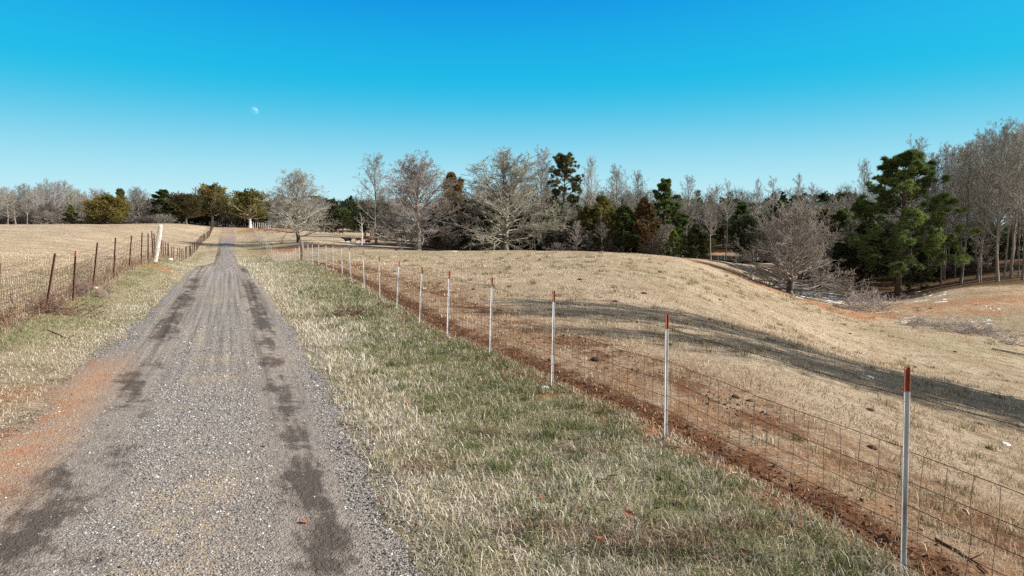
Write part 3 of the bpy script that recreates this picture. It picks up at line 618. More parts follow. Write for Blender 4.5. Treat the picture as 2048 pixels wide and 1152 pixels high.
for i_, sd in enumerate((41, 42)):                  # poles with short side branches all the way
    addp(f'pole{i_}', bare_meshes('p', sd, 16, .15, .18, 34, 66, 22, lambda s: .19 + .06 * math.sin(s * 3.1) - .07 * s, .1, 8, 6, 4, top=.93))
for i_, sd in enumerate((51, 52, 53)):              # thicket shrubs, many stems from the ground
    addp(f'shrub{i_}', bare_meshes('b', sd, 4, .05, .02, 30, 72, 10, lambda s: .62 - .1 * s, .05, 8, 5, 4, top=.35, tw=.009))
addp('snag', bare_meshes('x', 58, 9, .13, .45, 7, 70, 30, lambda s: .22 - .1 * s, .08, 3, 2, 1, top=.97))
cone = lambda s: (1 - s) ** .75 * .98 + .05
dome = lambda s: math.sqrt(max(.02, 1 - s ** 2.2)) * (.75 + .25 * min(1, s * 5))
tallc = lambda s: min(1, .55 + 2.2 * s) * (1 - s) ** .6
addp('cedar0', cedar_meshes(61, 9, 5.0, cone, nl=120), True)
addp('cedar1', cedar_meshes(62, 9, 5.4, tallc, nl=110, clear=.14), True)
addp('cedar2', cedar_meshes(63, 9, 4.6, tallc, nl=90, clear=.2), True)
addp('dome0', cedar_meshes(64, 8, 9, dome, nl=210, clear=.03, sprays=11, r0=.3), True)
addp('dome1', cedar_meshes(65, 11, 9.5, dome, nl=190, clear=.24, sprays=11, r0=.34), True)
addp('dome2', cedar_meshes(66, 10, 10.5, dome, nl=190, clear=.2, sprays=11, r0=.34), True)
pf = lambda s: min(1, .72 + 1.2 * s) * (1 - .86 * s ** 1.7)
addp('pine0', pine_meshes(71, 16, .24, .2, 58, 11, pf, 8, 28, (.25, .5), .036), True)
addp('pine1', pine_meshes(72, 14, .2, .16, 50, 8, pf, 7, 26, (.25, .5), .045), True)
addp('pine2', pine_meshes(73, 15, .22, .4, 30, 6.5, lambda s: .7 + .3 * math.sin(s * 3.1), 7, 24, (.25, .5), .05), True)
addp('pinetop', pine_meshes(74, 17, .2, .50, 40, 7, lambda s: .62 + .38 * math.sin(s * 3.14), 8, 22, (.25, .5), .04, lean=(.02, 0)), True)
addp('youngpine', pine_meshes(75, 7, .12, .08, 34, 5.0, lambda s: (1 - s) ** .7, 6, 22, (.2, .4), .035), True)

BARK_G, BARK_P, BARK_D = (.19, .17, .148), (.25, .228, .20), (.11, .09, .075)
TWIG_G, TWIG_M, TWIG_T = (.29, .276, .24), (.25, .234, .205), (.325, .305, .262)
GR, OL, BR, DK, YG = (.060, .088, .030), (.105, .100, .036), (.13, .085, .035), (.050, .062, .030), (.135, .155, .042)
def tree(key, px, Y, top, wpx, label, group=None, name='bare_tree', cat='tree', bark=BARK_G, fol=TWIG_G, rz=None, wood=6., lean=0., sink=.12, base=None):
    """a tree whose crown reaches photo row `top` and is `wpx` photo pixels wide, standing at distance Y in photo column px"""
    t, c, H, Wd = PROTO[key]; x = at(px, 450, Y)[0]; z = g1(x, Y)
    zt = at(px, top, Y)[2]; sz_ = max(zt - z, 1) / H; sw = wpx * Y / F / Wd
    o = empty(name, (x, Y, z - sink), rz if rz is not None else random.uniform(0, 6.28)); o.scale = (sw, sw, sz_)
    if lean: o.rotation_euler = (0, R(lean), o.rotation_euler[2])
    tag(o, label, cat, group)
    a = obj('trunk', t, None, o); a.color = tuple(bark) + (1,); b = obj('crown', c, None, o); fol = [q * 1.35 for q in fol] if c.materials[0] == M_leaf else fol
    j_ = random.uniform(.86, 1.14); b.color = tuple(q * j_ * random.uniform(.95, 1.05) for q in fol) + (1,)
    if wood: WOODSPOTS.append((x, Y, wood))
    return o
ET = dict(name='cedar_tree', bark=BARK_D)
PT = dict(name='pine_tree', bark=(.10, .07, .055))
# --- the prominent trees, from left to right
tree('dome0', 213, 170, 388, 84, 'dense olive green dome shaped cedar reaching down to the field edge', fol=(.135, .115, .036), **ET)
tree('youngpine', 143, 172, 408, 34, 'small yellow green pine standing alone before the grey wood', fol=YG, **PT)
tree('cedar1', 244, 181, 376, 36, 'slim olive cedar peeping out behind the dome shaped cedar', fol=OL, **ET)
tree('round0', 280, 178, 371, 74, 'grey bare round tree beside the dome shaped cedar', fol=TWIG_M)
tree('pine1', 330, 182, 378, 74, 'dark green pine at the field edge next to the bare round tree', fol=GR, **PT)
tree('dome2', 372, 184, 384, 76, 'dark cedar between the green pine and the white trunked cedar', fol=(.075, .068, .028), **ET)
tree('dome1', 426, 196, 366, 74, 'tall olive cedar with a pale trunk on the near side of the track end', fol=(.15, .122, .044), name='cedar_tree', bark=(.78, .72, .64))
tree('dome1', 500, 192, 377, 84, 'broad olive cedar with a pale forked trunk beyond the track end', fol=(.125, .112, .038), name='cedar_tree', bark=(.78, .72, .64), rz=2.0)
tree('round1', 597, 114, 336, 150, 'spreading bare tree with drooping lower limbs standing alone inside the wire fence', fol=TWIG_G, bark=BARK_D, wood=4.5)
tree('dome2', 730, 150, 398, 66, 'dark cedar behind the white dead trunk near the cattle', fol=DK, **ET)
tree('tall0', 752, 124, 302, 92, 'tall crooked bare tree rising behind the cattle shade', fol=TWIG_M, lean=-4)
tree('round2', 835, 104, 298, 236, 'large straight branched bare tree with a pale trunk at the pasture edge', fol=(.27, .26, .22), bark=BARK_P, wood=5)
tree('cedar0', 905, 122, 343, 78, 'narrow pointed cedar with rusty green foliage beside the large bare tree', fol=(.13, .10, .036), **ET)
tree('cedar1', 938, 112, 398, 84, 'dark bushy cedar just left of the broadest bare tree', fol=DK, **ET)
tree('cedar2', 975, 115, 392, 76, 'dark cedar hidden behind the limbs of the broadest bare tree', fol=(.032, .046, .018), **ET)
tree('round0', 1010, 107, 291, 256, 'broadest bare tree with a wide domed crown at the pasture edge', fol=TWIG_G, bark=BARK_P)
tree('tall1', 1086, 126, 288, 84, 'bare tree whose thin top stands above the broadest dome', fol=TWIG_M)
tree('cedar2', 1070, 116, 420, 74, 'olive cedar under the right side of the broadest bare tree', fol=OL, **ET)
tree('pinetop', 1124, 124, 304, 78, 'tall pine with a tuft of needles on a long clear trunk', fol=(.095, .10, .046), **PT)
tree('round1', 1130, 117, 405, 90, 'low grey bare tree under the tall tufted pine', fol=TWIG_M)
tree('tall2', 1183, 124, 309, 60, 'thin bare tree with an upright head next to the tufted pine', fol=TWIG_G)
tree('tall3', 1232, 128, 326, 76, 'bare tree with a pale forked trunk behind the cedar row', fol=TWIG_M, bark=BARK_P)
tree('tall0', 1272, 131, 338, 66, 'second pale forked bare tree behind the cedar row', fol=TWIG_M, bark=BARK_P)
tree('cedar1', 1203, 111, 390, 72, 'pointed olive cedar starting the cedar row', fol=OL, **ET)
tree('cedar2', 1246, 110, 408, 58, 'dark green cedar in the middle of the cedar row', fol=GR, **ET)
tree('cedar1', 1290, 110, 392, 62, 'rust brown cedar of the cedar row', fol=(.085, .060, .028), **ET)
tree('pine1', 1330, 117, 356, 92, 'full bright green pine closing the cedar row', fol=(.085, .12, .036), **PT)
tree('youngpine', 1348, 107, 458, 52, 'low yellow green pine at the foot of the full green pine', fol=YG, **PT)
tree('pole0', 1372, 126, 348, 56, 'bare tree with stubby top limbs behind the full green pine', fol=TWIG_G)
tree('cedar1', 1394, 105, 446, 64, 'round bushy cedar at the end of the ridge by the pond', fol=(.055, .06, .024), **ET)
tree('tall1', 1424, 104, 368, 66, 'pale trunked bare tree at the near bank of the pond', fol=TWIG_G, bark=BARK_P)
tree('slim0', 1455, 103, 354, 38, 'slender bare tree with a small round head standing before the pond', fol=TWIG_G, bark=BARK_D)
tree('dome2', 1492, 112, 432, 66, 'dark cedar thicket right behind the pond shore', fol=DK, **ET)
tree('slim1', 1516, 112, 353, 42, 'slender bare twin with a fan shaped head over the pond wood', fol=TWIG_M, bark=BARK_P)
tree('slim0', 1545, 114, 349, 44, 'slender bare twin with a denser head over the pond wood', fol=TWIG_M, bark=BARK_P)
tree('slim1', 1588, 124, 343, 52, 'slender bare tree topping the fan shaped tree on the bank', fol=TWIG_G)
tree('slim0', 1622, 126, 362, 34, 'short headed bare tree behind the fan shaped tree', fol=TWIG_G)
tree('fan0', 1586, 76, 390, 262, 'low fan shaped bare tree with drooping branches on the clay bank', fol=(.225, .212, .175), bark=BARK_D, wood=5)
tree('tall2', 1722, 108, 314, 70, 'bare tree showing over the left shoulder of the big pine', fol=TWIG_G)
tree('tall1', 1828, 104, 266, 90, 'bare tree whose twigs crown the big pine', fol=TWIG_M)
tree('pine0', 1803, 87, 300, 226, 'big spreading green pine on a dark trunk at the foot of the slope', fol=(.092, .122, .038), rz=.6, **PT)
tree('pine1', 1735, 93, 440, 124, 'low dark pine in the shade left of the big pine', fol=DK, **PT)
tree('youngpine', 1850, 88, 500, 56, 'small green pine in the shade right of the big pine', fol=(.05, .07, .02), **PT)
for px, Yt, top, w_, k_, lb, bk in ((1890, 96, 288, 100, 'pole0', 'pale bare tree next to the right flank of the big pine', BARK_P), (1928, 87, 272, 96, 'tall1', 'bare tree with low side boughs between the big pine and the corner wood', BARK_G),
                              (1962, 90, 254, 104, 'pole1', 'many branched bare tree in the corner wood, shorter than its neighbours to the right', BARK_G), (2003, 84, 232, 112, 'tall0', 'tallest forked bare tree of the corner wood', BARK_P),
                              (2030, 86, 236, 100, 'tall3', 'pale trunked bare tree leaning at the edge of the corner wood', BARK_P), (2052, 83, 232, 110, 'tall2', 'bare tree cut by the picture edge in the corner wood', BARK_G)):
    tree(k_, px, Yt, top, w_, lb, fol=TWIG_M if Yt > 86 else TWIG_G, bark=bk)
tree('snag', 722, 118, 424, 24, 'thin white dead trunk standing among the cattle', name='dead_tree', bark=(.72, .68, .62), fol=(.66, .62, .56), wood=3)

# --- woods whose trees are all alike: one label for each wood
def wood(keys, n_, pxr, Yr, topr, wr, label, group, fols, name='bare_tree', bark=BARK_G, seed=0, shade=6.):  # shade: radius of the brown leaf litter on the ground round each tree
    rg = random.Random(seed)
    for i in range(n_):
        px = pxr[0] + (pxr[1] - pxr[0]) * (i + rg.random()) / n_; Y = rg.uniform(*Yr)
        top = topr(px) if callable(topr) else rg.uniform(*topr); xx_ = at(px, 450, Y)[0]
        if abs(xx_ - POND[0]) < 10 and abs(Y - POND[1]) < 16 or (1405 < px < 1500 and Y < 112): continue
        tree(rg.choice(keys), px, Y, top + rg.uniform(-9, 9), rg.uniform(*wr), label, group, name=name, bark=bark, fol=rg.choice(fols), wood=shade)
TALL = ['tall0', 'tall1', 'tall2', 'tall3', 'pole0', 'pole1']
prof_l = lambda px: float(np.interp(px, [-150, 0, 60, 115, 135, 170, 260, 420], [372, 378, 372, 358, 362, 380, 384, 392]))
wood(TALL, 44, (-140, 230), (172, 200), prof_l, (26, 46), 'grey bare tree in the wood along the far edge of the left field', 'bare trees along the far edge of the left field', [TWIG_M, (.27, .25, .218), TWIG_G], seed=1, bark=BARK_P)
wood(['round0', 'round1', 'round2', 'fan1'], 26, (-140, 240), (178, 200), (398, 414), (46, 70), 'low bare tree filling the wood along the far edge of the left field', 'low bare trees of the left wood', [TWIG_M, (.16, .13, .12)], seed=2)
wood(['tall0', 'tall3', 'round0', 'round2'], 14, (230, 540), (200, 225), (385, 396), (40, 60), 'bare tree showing between the evergreens at the head of the track', 'bare trees behind the track end', [TWIG_M, TWIG_G], seed=3)
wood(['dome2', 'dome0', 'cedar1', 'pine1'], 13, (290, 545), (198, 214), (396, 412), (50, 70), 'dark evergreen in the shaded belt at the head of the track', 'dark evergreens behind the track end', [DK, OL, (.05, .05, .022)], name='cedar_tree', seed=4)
wood(['round0', 'round1', 'tall1'], 9, (535, 660), (205, 235), (392, 402), (46, 64), 'bare tree beyond the lone spreading tree', 'bare trees beyond the lone tree', [TWIG_M, TWIG_G], seed=5)
wood(['pine2', 'pine1', 'cedar1'], 22, (560, 770), (290, 330), (393, 406), (20, 34), 'distant green pine on the skyline beyond the cattle', 'distant pines beyond the cattle', [GR, (.05, .06, .03), OL], name='pine_tree', bark=BARK_D, seed=6, shade=0)
wood(['dome2', 'pine1', 'dome0'], 10, (640, 790), (215, 260), (412, 424), (42, 58), 'bushy evergreen behind the cattle pasture', 'evergreens behind the cattle pasture', [(.065, .085, .03), GR, YG, DK], name='pine_tree', bark=BARK_D, seed=7, shade=0)
prof_c = lambda px: float(np.interp(px, [740, 850, 900, 1000, 1100, 1200, 1300, 1400], [372, 395, 392, 360, 372, 378, 372, 400]))
wood(TALL + ['round0'], 40, (760, 1400), (126, 165), prof_c, (46, 70), 'bare tree in the thick of the wood behind the pasture ridge', 'bare trees behind the pasture ridge', [TWIG_M, (.27, .25, .218), TWIG_G], seed=8)
wood(['cedar1', 'cedar2', 'dome2', 'cedar0'], 24, (860, 1400), (114, 140), (408, 440), (50, 72), 'dark cedar in the understorey behind the pasture ridge', 'cedars behind the pasture ridge', [DK, GR, OL, (.05, .048, .02)], name='cedar_tree', bark=BARK_D, seed=9)
wood(['slim0', 'slim1', 'pole0', 'pole1'], 30, (870, 1400), (106, 118), (425, 470), (26, 44), 'thin young tree trunk in the shade of the ridge wood', 'thin trunks in the ridge wood', [TWIG_M, TWIG_G], bark=BARK_D, seed=10)
prof_r = lambda px: float(np.interp(px, [1330, 1400, 1500, 1600, 1700, 1800], [398, 394, 398, 396, 384, 360]))
wood(['pine2', 'pine1', 'dome2', 'pine2'], 26, (1340, 1720), (150, 185), prof_r, (34, 54), 'dark pine in the wood beyond the pond', 'pines beyond the pond', [DK, GR, (.045, .052, .024)], name='pine_tree', bark=BARK_D, seed=11)
wood(TALL + ['round1'], 40, (1390, 1860), (128, 160), lambda px: prof_r(px) + 4, (36, 60), 'bare tree in the wood beyond the pond', 'bare trees beyond the pond', [TWIG_M, (.27, .25, .218), TWIG_G], seed=12)
prof_q = lambda px: float(np.interp(px, [1840, 1900, 1960, 2048, 2300], [300, 284, 262, 246, 235]))
wood(TALL, 38, (1850, 2330), (92, 122), prof_q, (60, 96), 'bare tree deep in the corner wood above the brown slope', 'bare trees deep in the corner wood', [TWIG_M, (.27, .25, .218), TWIG_G], bark=BARK_P, seed=13)
wood(['slim0', 'pole1', 'tall3', 'slim1'], 26, (1860, 2320), (84, 100), (330, 420), (40, 60), 'thin bare stem along the front of the corner wood', 'thin stems of the corner wood', [TWIG_G, TWIG_M], seed=14, bark=BARK_P)
wood(['cedar1', 'cedar2', 'dome2'], 14, (1640, 2250), (94, 112), (440, 480), (60, 90), 'shaded cedar under the bare trees by the stream', 'cedars by the stream', [DK, GR], name='cedar_tree', bark=BARK_D, seed=15)
wood(['shrub0', 'shrub1', 'shrub2'], 34, (1515, 1960), (95, 114), lambda px: 505 + (px - 1700) * .02, (60, 110), 'leafless grey shrub in the thicket by the stream', 'thicket shrubs by the stream', [(.15, .12, .10), TWIG_G, (.12, .095, .078)], name='bare_shrub', seed=16)
wood(['shrub0', 'shrub1', 'shrub2'], 34, (870, 1400), (108, 126), (455, 480), (60, 100), 'leafless shrub in the understorey of the ridge wood', 'shrubs of the ridge wood', [(.15, .12, .10), TWIG_M, (.12, .095, .078)], name='bare_shrub', seed=17)
wood(['shrub0', 'shrub1', 'shrub2'], 20, (-100, 330), (172, 190), (424, 434), (44, 70), 'leafless shrub at the foot of the left wood', 'shrubs of the left wood', [(.15, .12, .105), TWIG_M], name='bare_shrub', seed=18, shade=0)
wood(['shrub0', 'shrub1', 'shrub2'], 8, (475, 560), (196, 210), (432, 442), (30, 50), 'grey brush heap like shrub beside the track end', 'shrubs beside the track end', [TWIG_M, TWIG_G], name='bare_shrub', seed=19, shade=0)
tree('shrub1', 482, 207, 437, 34, 'grey bare shrub right behind the dark vehicle', fol=TWIG_M, name='bare_shrub', wood=0)
tree('youngpine', 446, 203, 434, 22, 'small yellow green bush beside the dark vehicle', fol=YG, name='evergreen_bush', wood=0)
# the far woods that read as one mass
n = NT('far_wood_twigs', .95, .05); n.col(n.ramp(n.attr('tint'), (0, (.022, .032, .015)), (.2, (.05, .058, .024)), (.3, (.085, .068, .058)), (.6, (.19, .172, .152)), (1, (.275, .252, .22)))); M_far = n.m
mb = MB(); rg = np.random.RandomState(77)
def mass(px0, px1, Y0, Y1, top, n_, ever=.3, ww=(34, 60)):
    for i in range(n_):
        px = px0 + (px1 - px0) * (i + rg.rand()) / n_; Y_ = rg.uniform(Y0, Y1); x = float(at(px, 450, Y_)[0]); z = g1(x, Y_) - .3
        tp = (top(px) if callable(top) else top) + rg.uniform(-8, 10); h = max(3, at(px, tp, Y_)[2] - z); w_ = rg.uniform(*ww) * Y_ / F / 2; ev = rg.rand() < ever
        if ev: h *= .93
        m_ = int(260 if not ev else 340); u = rg.rand(m_) ** .8; a = rg.uniform(0, 6.283, m_); q = np.sqrt(rg.rand(m_))
        pr = (np.sin(np.clip(u * 2.6 + .5, 0, 3.14)) if not ev else np.clip(1.05 - u ** 1.5, 0, 1) * np.minimum(1, u * 6 + .4)); rr_ = w_ * q * pr
        P0 = np.stack([x + rr_ * np.cos(a), Y_ + rr_ * np.sin(a), z + h * u * .97], -1); el = rg.uniform(.3, 1.45, m_) if not ev else rg.uniform(-.2, .9, m_)
        L = rg.uniform(.5, 1., m_) * h * (.17 if not ev else .07); az = a + rg.normal(0, .8, m_)
        d = np.stack([np.cos(az) * np.cos(el), np.sin(az) * np.cos(el), np.sin(el)], -1); P = march(P0, d, L, 3, rg, 0, .15)
        tn = np.clip((rg.uniform(.05, .17) if ev else rg.uniform(.38, .85)) + rg.normal(0, .05, m_), 0, .26 if ev else 1)
        r_ = (.034 if not ev else .13) * Y_ / 180; v, q_ = tubes(P, taper(m_, 3, r_, r_ * .35), 3); mb.add(v, None, q_, tint=np.repeat(tn, 9))
        if not ev:
            T_ = np.array([[[x, Y_, z], [x + rg.normal(0, .3), Y_, z + h * .5], [x + rg.normal(0, .5), Y_, z + h * .93]]]); v, q_ = tubes(T_, np.array([[.17, .11, .03]]), 5); mb.add(v, None, q_, tint=rg.uniform(.6, 1.))
mass(-260, 560, 205, 245, lambda p: prof_l(p) + 16, 70, .12); mass(-260, 560, 196, 206, 424, 60, .25, (40, 64))
mass(540, 780, 320, 380, 398, 40, .6, (20, 36))
mass(740, 1420, 150, 185, lambda p: prof_c(p) + 16, 80, .3); mass(780, 1420, 128, 150, 436, 60, .45, (50, 80))
mass(1380, 2500, 165, 200, lambda p: min(prof_r(p), prof_q(p) + 70) + 8, 100, .4); mass(1530, 2450, 118, 150, 440, 80, .3, (56, 90)); mass(1380, 1500, 135, 160, 450, 12, .4)
tag(mb.build('woods', M_far, None, False), 'distant mass of bare and evergreen woods closing the skyline', 'woods', kind='stuff')
wood(['pine1', 'dome2', 'pine2', 'cedar1'], 13, (1395, 1700), (121, 140), (404, 432), (50, 74), 'mid green pine between the bare trunks beyond the pond', 'green pines between the trunks beyond the pond', [(.075, .10, .034), GR, OL], name='pine_tree', bark=BARK_D, seed=31)
wood(['cedar1', 'cedar0', 'dome2', 'pine1'], 13, (1090, 1400), (112, 122), (404, 440), (44, 66), 'green cedar filling the row along the pasture ridge', 'cedars filling the row along the ridge', [GR, OL, (.07, .085, .032)], name='cedar_tree', bark=BARK_D, seed=32)
wood(['shrub0', 'shrub1', 'shrub2', 'round0'], 22, (1420, 1720), (112, 128), (452, 478), (60, 100), 'tangled leafless thicket under the trees beyond the pond', 'thickets beyond the pond', [TWIG_M, TWIG_G], name='bare_shrub', seed=33)
# trees to the right of the frame whose shadow lies across the pasture
def outside(key, x, y, H, w_, lb, **kw):
    z = g1(x, y); tree(key, 1024 + x / y * F, y, 450 - (z + H - EYE) / y * F, w_ / y * F, lb, wood=0, **kw)
outside('tall3', 23.5, 18.6, 19.5, 8, 'tall bare tree outside the picture, nearest of the shading trees', fol=TWIG_G, rz=.3)
outside('pole1', 24.5, 14.8, 19, 6, 'many branched bare tree outside the picture at the lower edge of the shading group', fol=TWIG_M, rz=2.)
outside('tall2', 26.0, 20.2, 21, 7, 'slim tall bare tree outside the picture behind the nearest shading tree', fol=TWIG_G)
outside('slim1', 24.0, 15.2, 17, 6, 'small headed bare tree outside the picture on the near side of the shading group', fol=TWIG_G)
outside('tall0', 31.0, 15.4, 20, 8, 'forked bare tree outside the picture in the middle of the shading group', fol=TWIG_G)
outside('pine2', 29.0, 17.6, 14, 5, 'slim pine standing on the slope outside the picture, shading the pasture', fol=GR, rz=1., **PT)
outside('pinetop', 33.0, 16.2, 17, 6, 'high headed pine outside the picture at the back of the shading group', fol=GR, rz=1., **PT)

# ------------------------------------------------------------------ ground object (needs the tree positions for its leaf litter)
wd_ = np.zeros_like(X)
for x, y, r_ in WOODSPOTS:
    m_ = (np.abs(X - x) < 3 * r_) & (np.abs(Y - y) < 3 * r_)
    wd_[m_] = np.maximum(wd_[m_], np.exp(-((X[m_] - x) ** 2 + (Y[m_] - y) ** 2) / r_ ** 2))
ATT['wood'] = np.r_[wd_, 0]
gme = mesh('ground', gV, cap, gq, True, ATT)
if gme.polygons[len(gme.polygons) // 2].normal.z < 0: gme.flip_normals()
gnd = obj('ground', gme, M_ground)
tag(gnd, 'rolling winter pasture of dry grass and red clay', 'ground', kind='structure')
# pond
n = NT('pond_water', .06, .5); n.col((.055, .052, .022)); n.bump(n.noise(1.5, 2), .06, .05)
pv = [[POND[0] + 9.5 * math.cos(a), POND[1] + 11 * math.sin(a), POND[4]] for a in np.linspace(0, 6.283, 40)[:-1]]
mb = MB(); mb.add(pv + [[POND[0], POND[1], POND[4]]], [[i, (i + 1) % 39, 39] for i in range(39)])
tag(mb.build('pond', n.m), 'small murky green farm pond behind the ridge', 'pond', kind='structure')
# old snow in the shade
n = NT('old_snow', .7, .3); n.col(n.ramp(n.noise(3, 4), (.35, (.62, .64, .68)), (.65, (.85, .86, .88)))); M_snow = n.m
mb = MB(); rg = np.random.RandomState(4)
def snow(px, py, rx, ry, n_=1, jit=0):
    for _ in range(n_ * (3 if n_ > 1 else 1)):
        p = hit(px + rg.uniform(-jit, jit), py + rg.uniform(-jit, jit) * .18); k = 26; a = np.arange(k) / k * 6.283
        q = 1 + .35 * np.sin(a * 3 + rg.rand() * 6) * rg.rand() + .45 * rg.uniform(-1, 1, k); s_ = rg.uniform(.12, .62) if n_ > 1 else 1.
        rr = np.array([.35, .7, 1.])[:, None]; x = p[0] + rx * s_ * rr * (q * np.cos(a))[None]; y = p[1] + ry * s_ * rr * (q * np.sin(a))[None]
        z = gz(x, y) + np.array([.035, .025, -.03])[:, None]
        V = np.r_[np.stack([x, y, z], -1).reshape(-1, 3), [[p[0], p[1], g1(p[0], p[1]) + .04]]]
        T = [[i, (i + 1) % k, 3 * k] for i in range(k)]; Q = [[l * k + (i + 1) % k, l * k + i, (l + 1) * k + i, (l + 1) * k + (i + 1) % k] for l in range(2) for i in range(k)]
        mb.add(V, np.array(T), np.array(Q))
snow(705, 486, 2.2, 1.0, 5, 28); snow(548, 483, .9, .4, 2, 20); snow(890, 498, 1.0, .5, 3, 30); snow(1630, 590, 1.0, .7, 12, 35); snow(1500, 556, .4, .25, 2, 14)
snow(1680, 602, .8, .6, 9, 26); snow(1830, 594, 1.0, .5, 9, 60); snow(1980, 618, .3, .15, 3, 30); snow(1830, 640, .3, .25, 7, 30); snow(1960, 645, .4, .25, 4, 26); snow(1560, 565, .5, .3, 3, 30)
snow(1590, 572, 1.0, .6, 5, 30)
snow(2010, 889, .09, .06, 1, 0); snow(1740, 755, .10, .06, 1, 0)
tag(mb.build('snow', M_snow), 'thin leftover patches of snow in shaded hollows', 'snow', kind='stuff')

# ------------------------------------------------------------------ fences
n = NT('galvanised_steel', .42, .5); n.b.inputs['Metallic'].default_value = .35
n.col(n.ramp(n.noise(14, 4, n.scalev((1, 1, .2))), (.3, (.30, .30, .30)), (.5, (.52, .53, .54)), (.7, (.64, .65, .66)))); M_galv = n.m
M_redtip = plain('red_oxide_paint', (.23, .07, .038), .35, 20, .75, .3)
M_rust = plain('rusty_steel', (.13, .065, .045), .4, 14, .9, .1)
M_wire = plain('weathered_wire', (.055, .045, .04), .3, 20, .7, .3)
M_rwire = plain('rusty_wire', (.10, .06, .045), .3, 20, .8, .2)
n = NT('weathered_wood', .9, .1); n.col(n.ramp(n.noise(5, 5, n.scalev((6, 6, .5), n.oc), .7), (.3, (.22, .19, .165)), (.6, (.46, .42, .38)), (.8, (.62, .58, .54)))); M_wood = n.m; n.col(n.ramp(n.noise(5, 5, n.scalev((6, 6, .5), n.oc), .7), (.3, (.10, .085, .07)), (.6, (.22, .19, .16)), (.8, (.33, .29, .25))))
M_pale = plain('bleached_wood', (.47, .435, .395), .5, 7, .9, .1)

def tpost(L, z0, studs=True):
    """T section of a steel stake from z0 to z0+L: flange towards -X, web towards +X, studs on the flange"""
    w, d, t = .021, .036, .0045
    pr = [(-t, -w), (0, -w), (0, -t / 2), (d, -t / 2), (d, t / 2), (0, t / 2), (0, w), (-t, w)]
    V = [(x, y, z) for z in (z0, z0 + L) for x, y in pr]
    Q = [[i, (i + 1) % 8, 8 + (i + 1) % 8, 8 + i] for i in range(8)] + [[8, 9, 14, 15], [10, 11, 12, 13]] + [[9, 10, 13, 14]]
    mb = MB().add(V, None, Q)
    if studs:
        z = z0 + .03
        while z < z0 + L - .02: mb.add(*(lambda b: (b[0], None, b[1]))(box((-t - .005, 0, z), (.01, .02, .012)))); z += .055
    return mb
HP = 1.45
def post_pair(root, x, y, h, lean=(0, 0), rz=0, near=True, frac=.115):
    z = g1(x, y); k = (1 + max(0, (y - 45)) / 240.)
    p = tpost(h * (1 - frac) + .12, -.12, near).build('post', M_galv, root, False); tp = tpost(h * frac, h * (1 - frac), near).build('painted_top', M_redtip, p, False)
    p.location = (x - root.location[0], y - root.location[1], z - root.location[2]); p.scale = (k, k, 1)
    p.rotation_mode = 'ZYX'; p.rotation_euler = (R(lean[1]), R(lean[0]), rz); return np.array([x, y, z])
fr = empty('wire_fence', (xfence(4.76), 4.76, g1(xfence(4.76), 4.76)))
tag(fr, 'wire fence of silver steel posts with red painted tops between verge and pasture', 'fence')
near_px = [(1806, 1150, 1816, 735), (1331, 880, 1335, 628), (1104, 773, 1107, 582), (980, 711, 985, 555), (895, 675, 899, 542), (839, 649, 844, 534), (794, 617, 798, 522), (760, 596, 758, 513),
           (729, 576, 727, 502), (703, 563, 698, 494), (685, 549, 682, 489), (667, 544, 667, 486), (653, 536, 653, 485), (638, 531, 638, 484), (625, 528, 625, 484), (616, 525, 616, 484)]
PTS = []
def aim(bx, by, tx, ty, Yf=None):
    """base point, height and lean of a post from the photo pixels of its foot and head"""
    p = hit(bx, by); q = at(tx, ty, p[1]); return p, q[2] - p[2], math.degrees(math.atan2(q[0] - p[0], q[2] - p[2]))
extra = (4.9, 1.55)                                    # one more post behind the frame edge
PTS.append(post_pair(fr, xfence(1.9), 1.9, HP)); 
for k, (bx, by, tx, ty) in enumerate(near_px):
    p, h, ln = aim(bx, by, tx, ty)
    PTS.append(post_pair(fr, p[0], p[1], float(np.clip(h, 1.3, 1.62)), (ln + random.uniform(-.5, .5), random.uniform(-2, 2)), rz=math.atan2(-p[1], -p[0]) - R(27 + random.uniform(-6, 6))))
# wooden corner post, then the straight run down the dip and up to the crest
pw = np.array([float(xfence(51)), 51., g1(float(xfence(51)), 51.)]); hw, ln = 1.4, 1.
def woodpost(root, x, y, h, r, lean, m=M_wood, name='wooden_post', seed=1, top_flat=True):
    rg = np.random.RandomState(seed); k = 9; S = 10; z = np.linspace(-.2, h, k); a = np.arange(S) / S * 6.283
    rad_ = r * (1 + .10 * rg.normal(0, 1, (k, S)) * .6 + .06 * np.sin(a * 3 + 1)[None]) * np.linspace(1.08, .92, k)[:, None]
    V = np.stack([rad_ * np.cos(a)[None] + .02 * np.sin(z * 2.5)[:, None], rad_ * np.sin(a)[None], np.repeat(z[:, None], S, 1)], -1)
    V[-1, :, 2] += .03 * np.cos(a * 1 + seed)
    V = np.r_[V.reshape(-1, 3), [[0, 0, h + .01]]]
    Q = [[l * S + i, l * S + (i + 1) % S, (l + 1) * S + (i + 1) % S, (l + 1) * S + i] for l in range(k - 1) for i in range(S)]
    T = [[(k - 1) * S + i, (k - 1) * S + (i + 1) % S, k * S] for i in range(S)]
    o = MB().add(V, T, Q).build(name, m, root, False); o.location = (x - root.location[0], y - root.location[1], g1(x, y) - root.location[2]); o.rotation_euler = (R(lean[1]), R(lean[0]), 0); return o
wp = woodpost(fr, pw[0], pw[1], hw, .12, (ln, 0), seed=3); wp['label'] = 'thick grey wooden corner post'
PTS.append(np.array(pw))
for y in np.arange(54, 79.5, 2.3): PTS.append(post_pair(fr, float(xfence(y)) + random.uniform(-.05, .05), y, HP + random.uniform(-.06, .06), (random.gauss(0, 1.2), 0), rz=R(22), near=False))
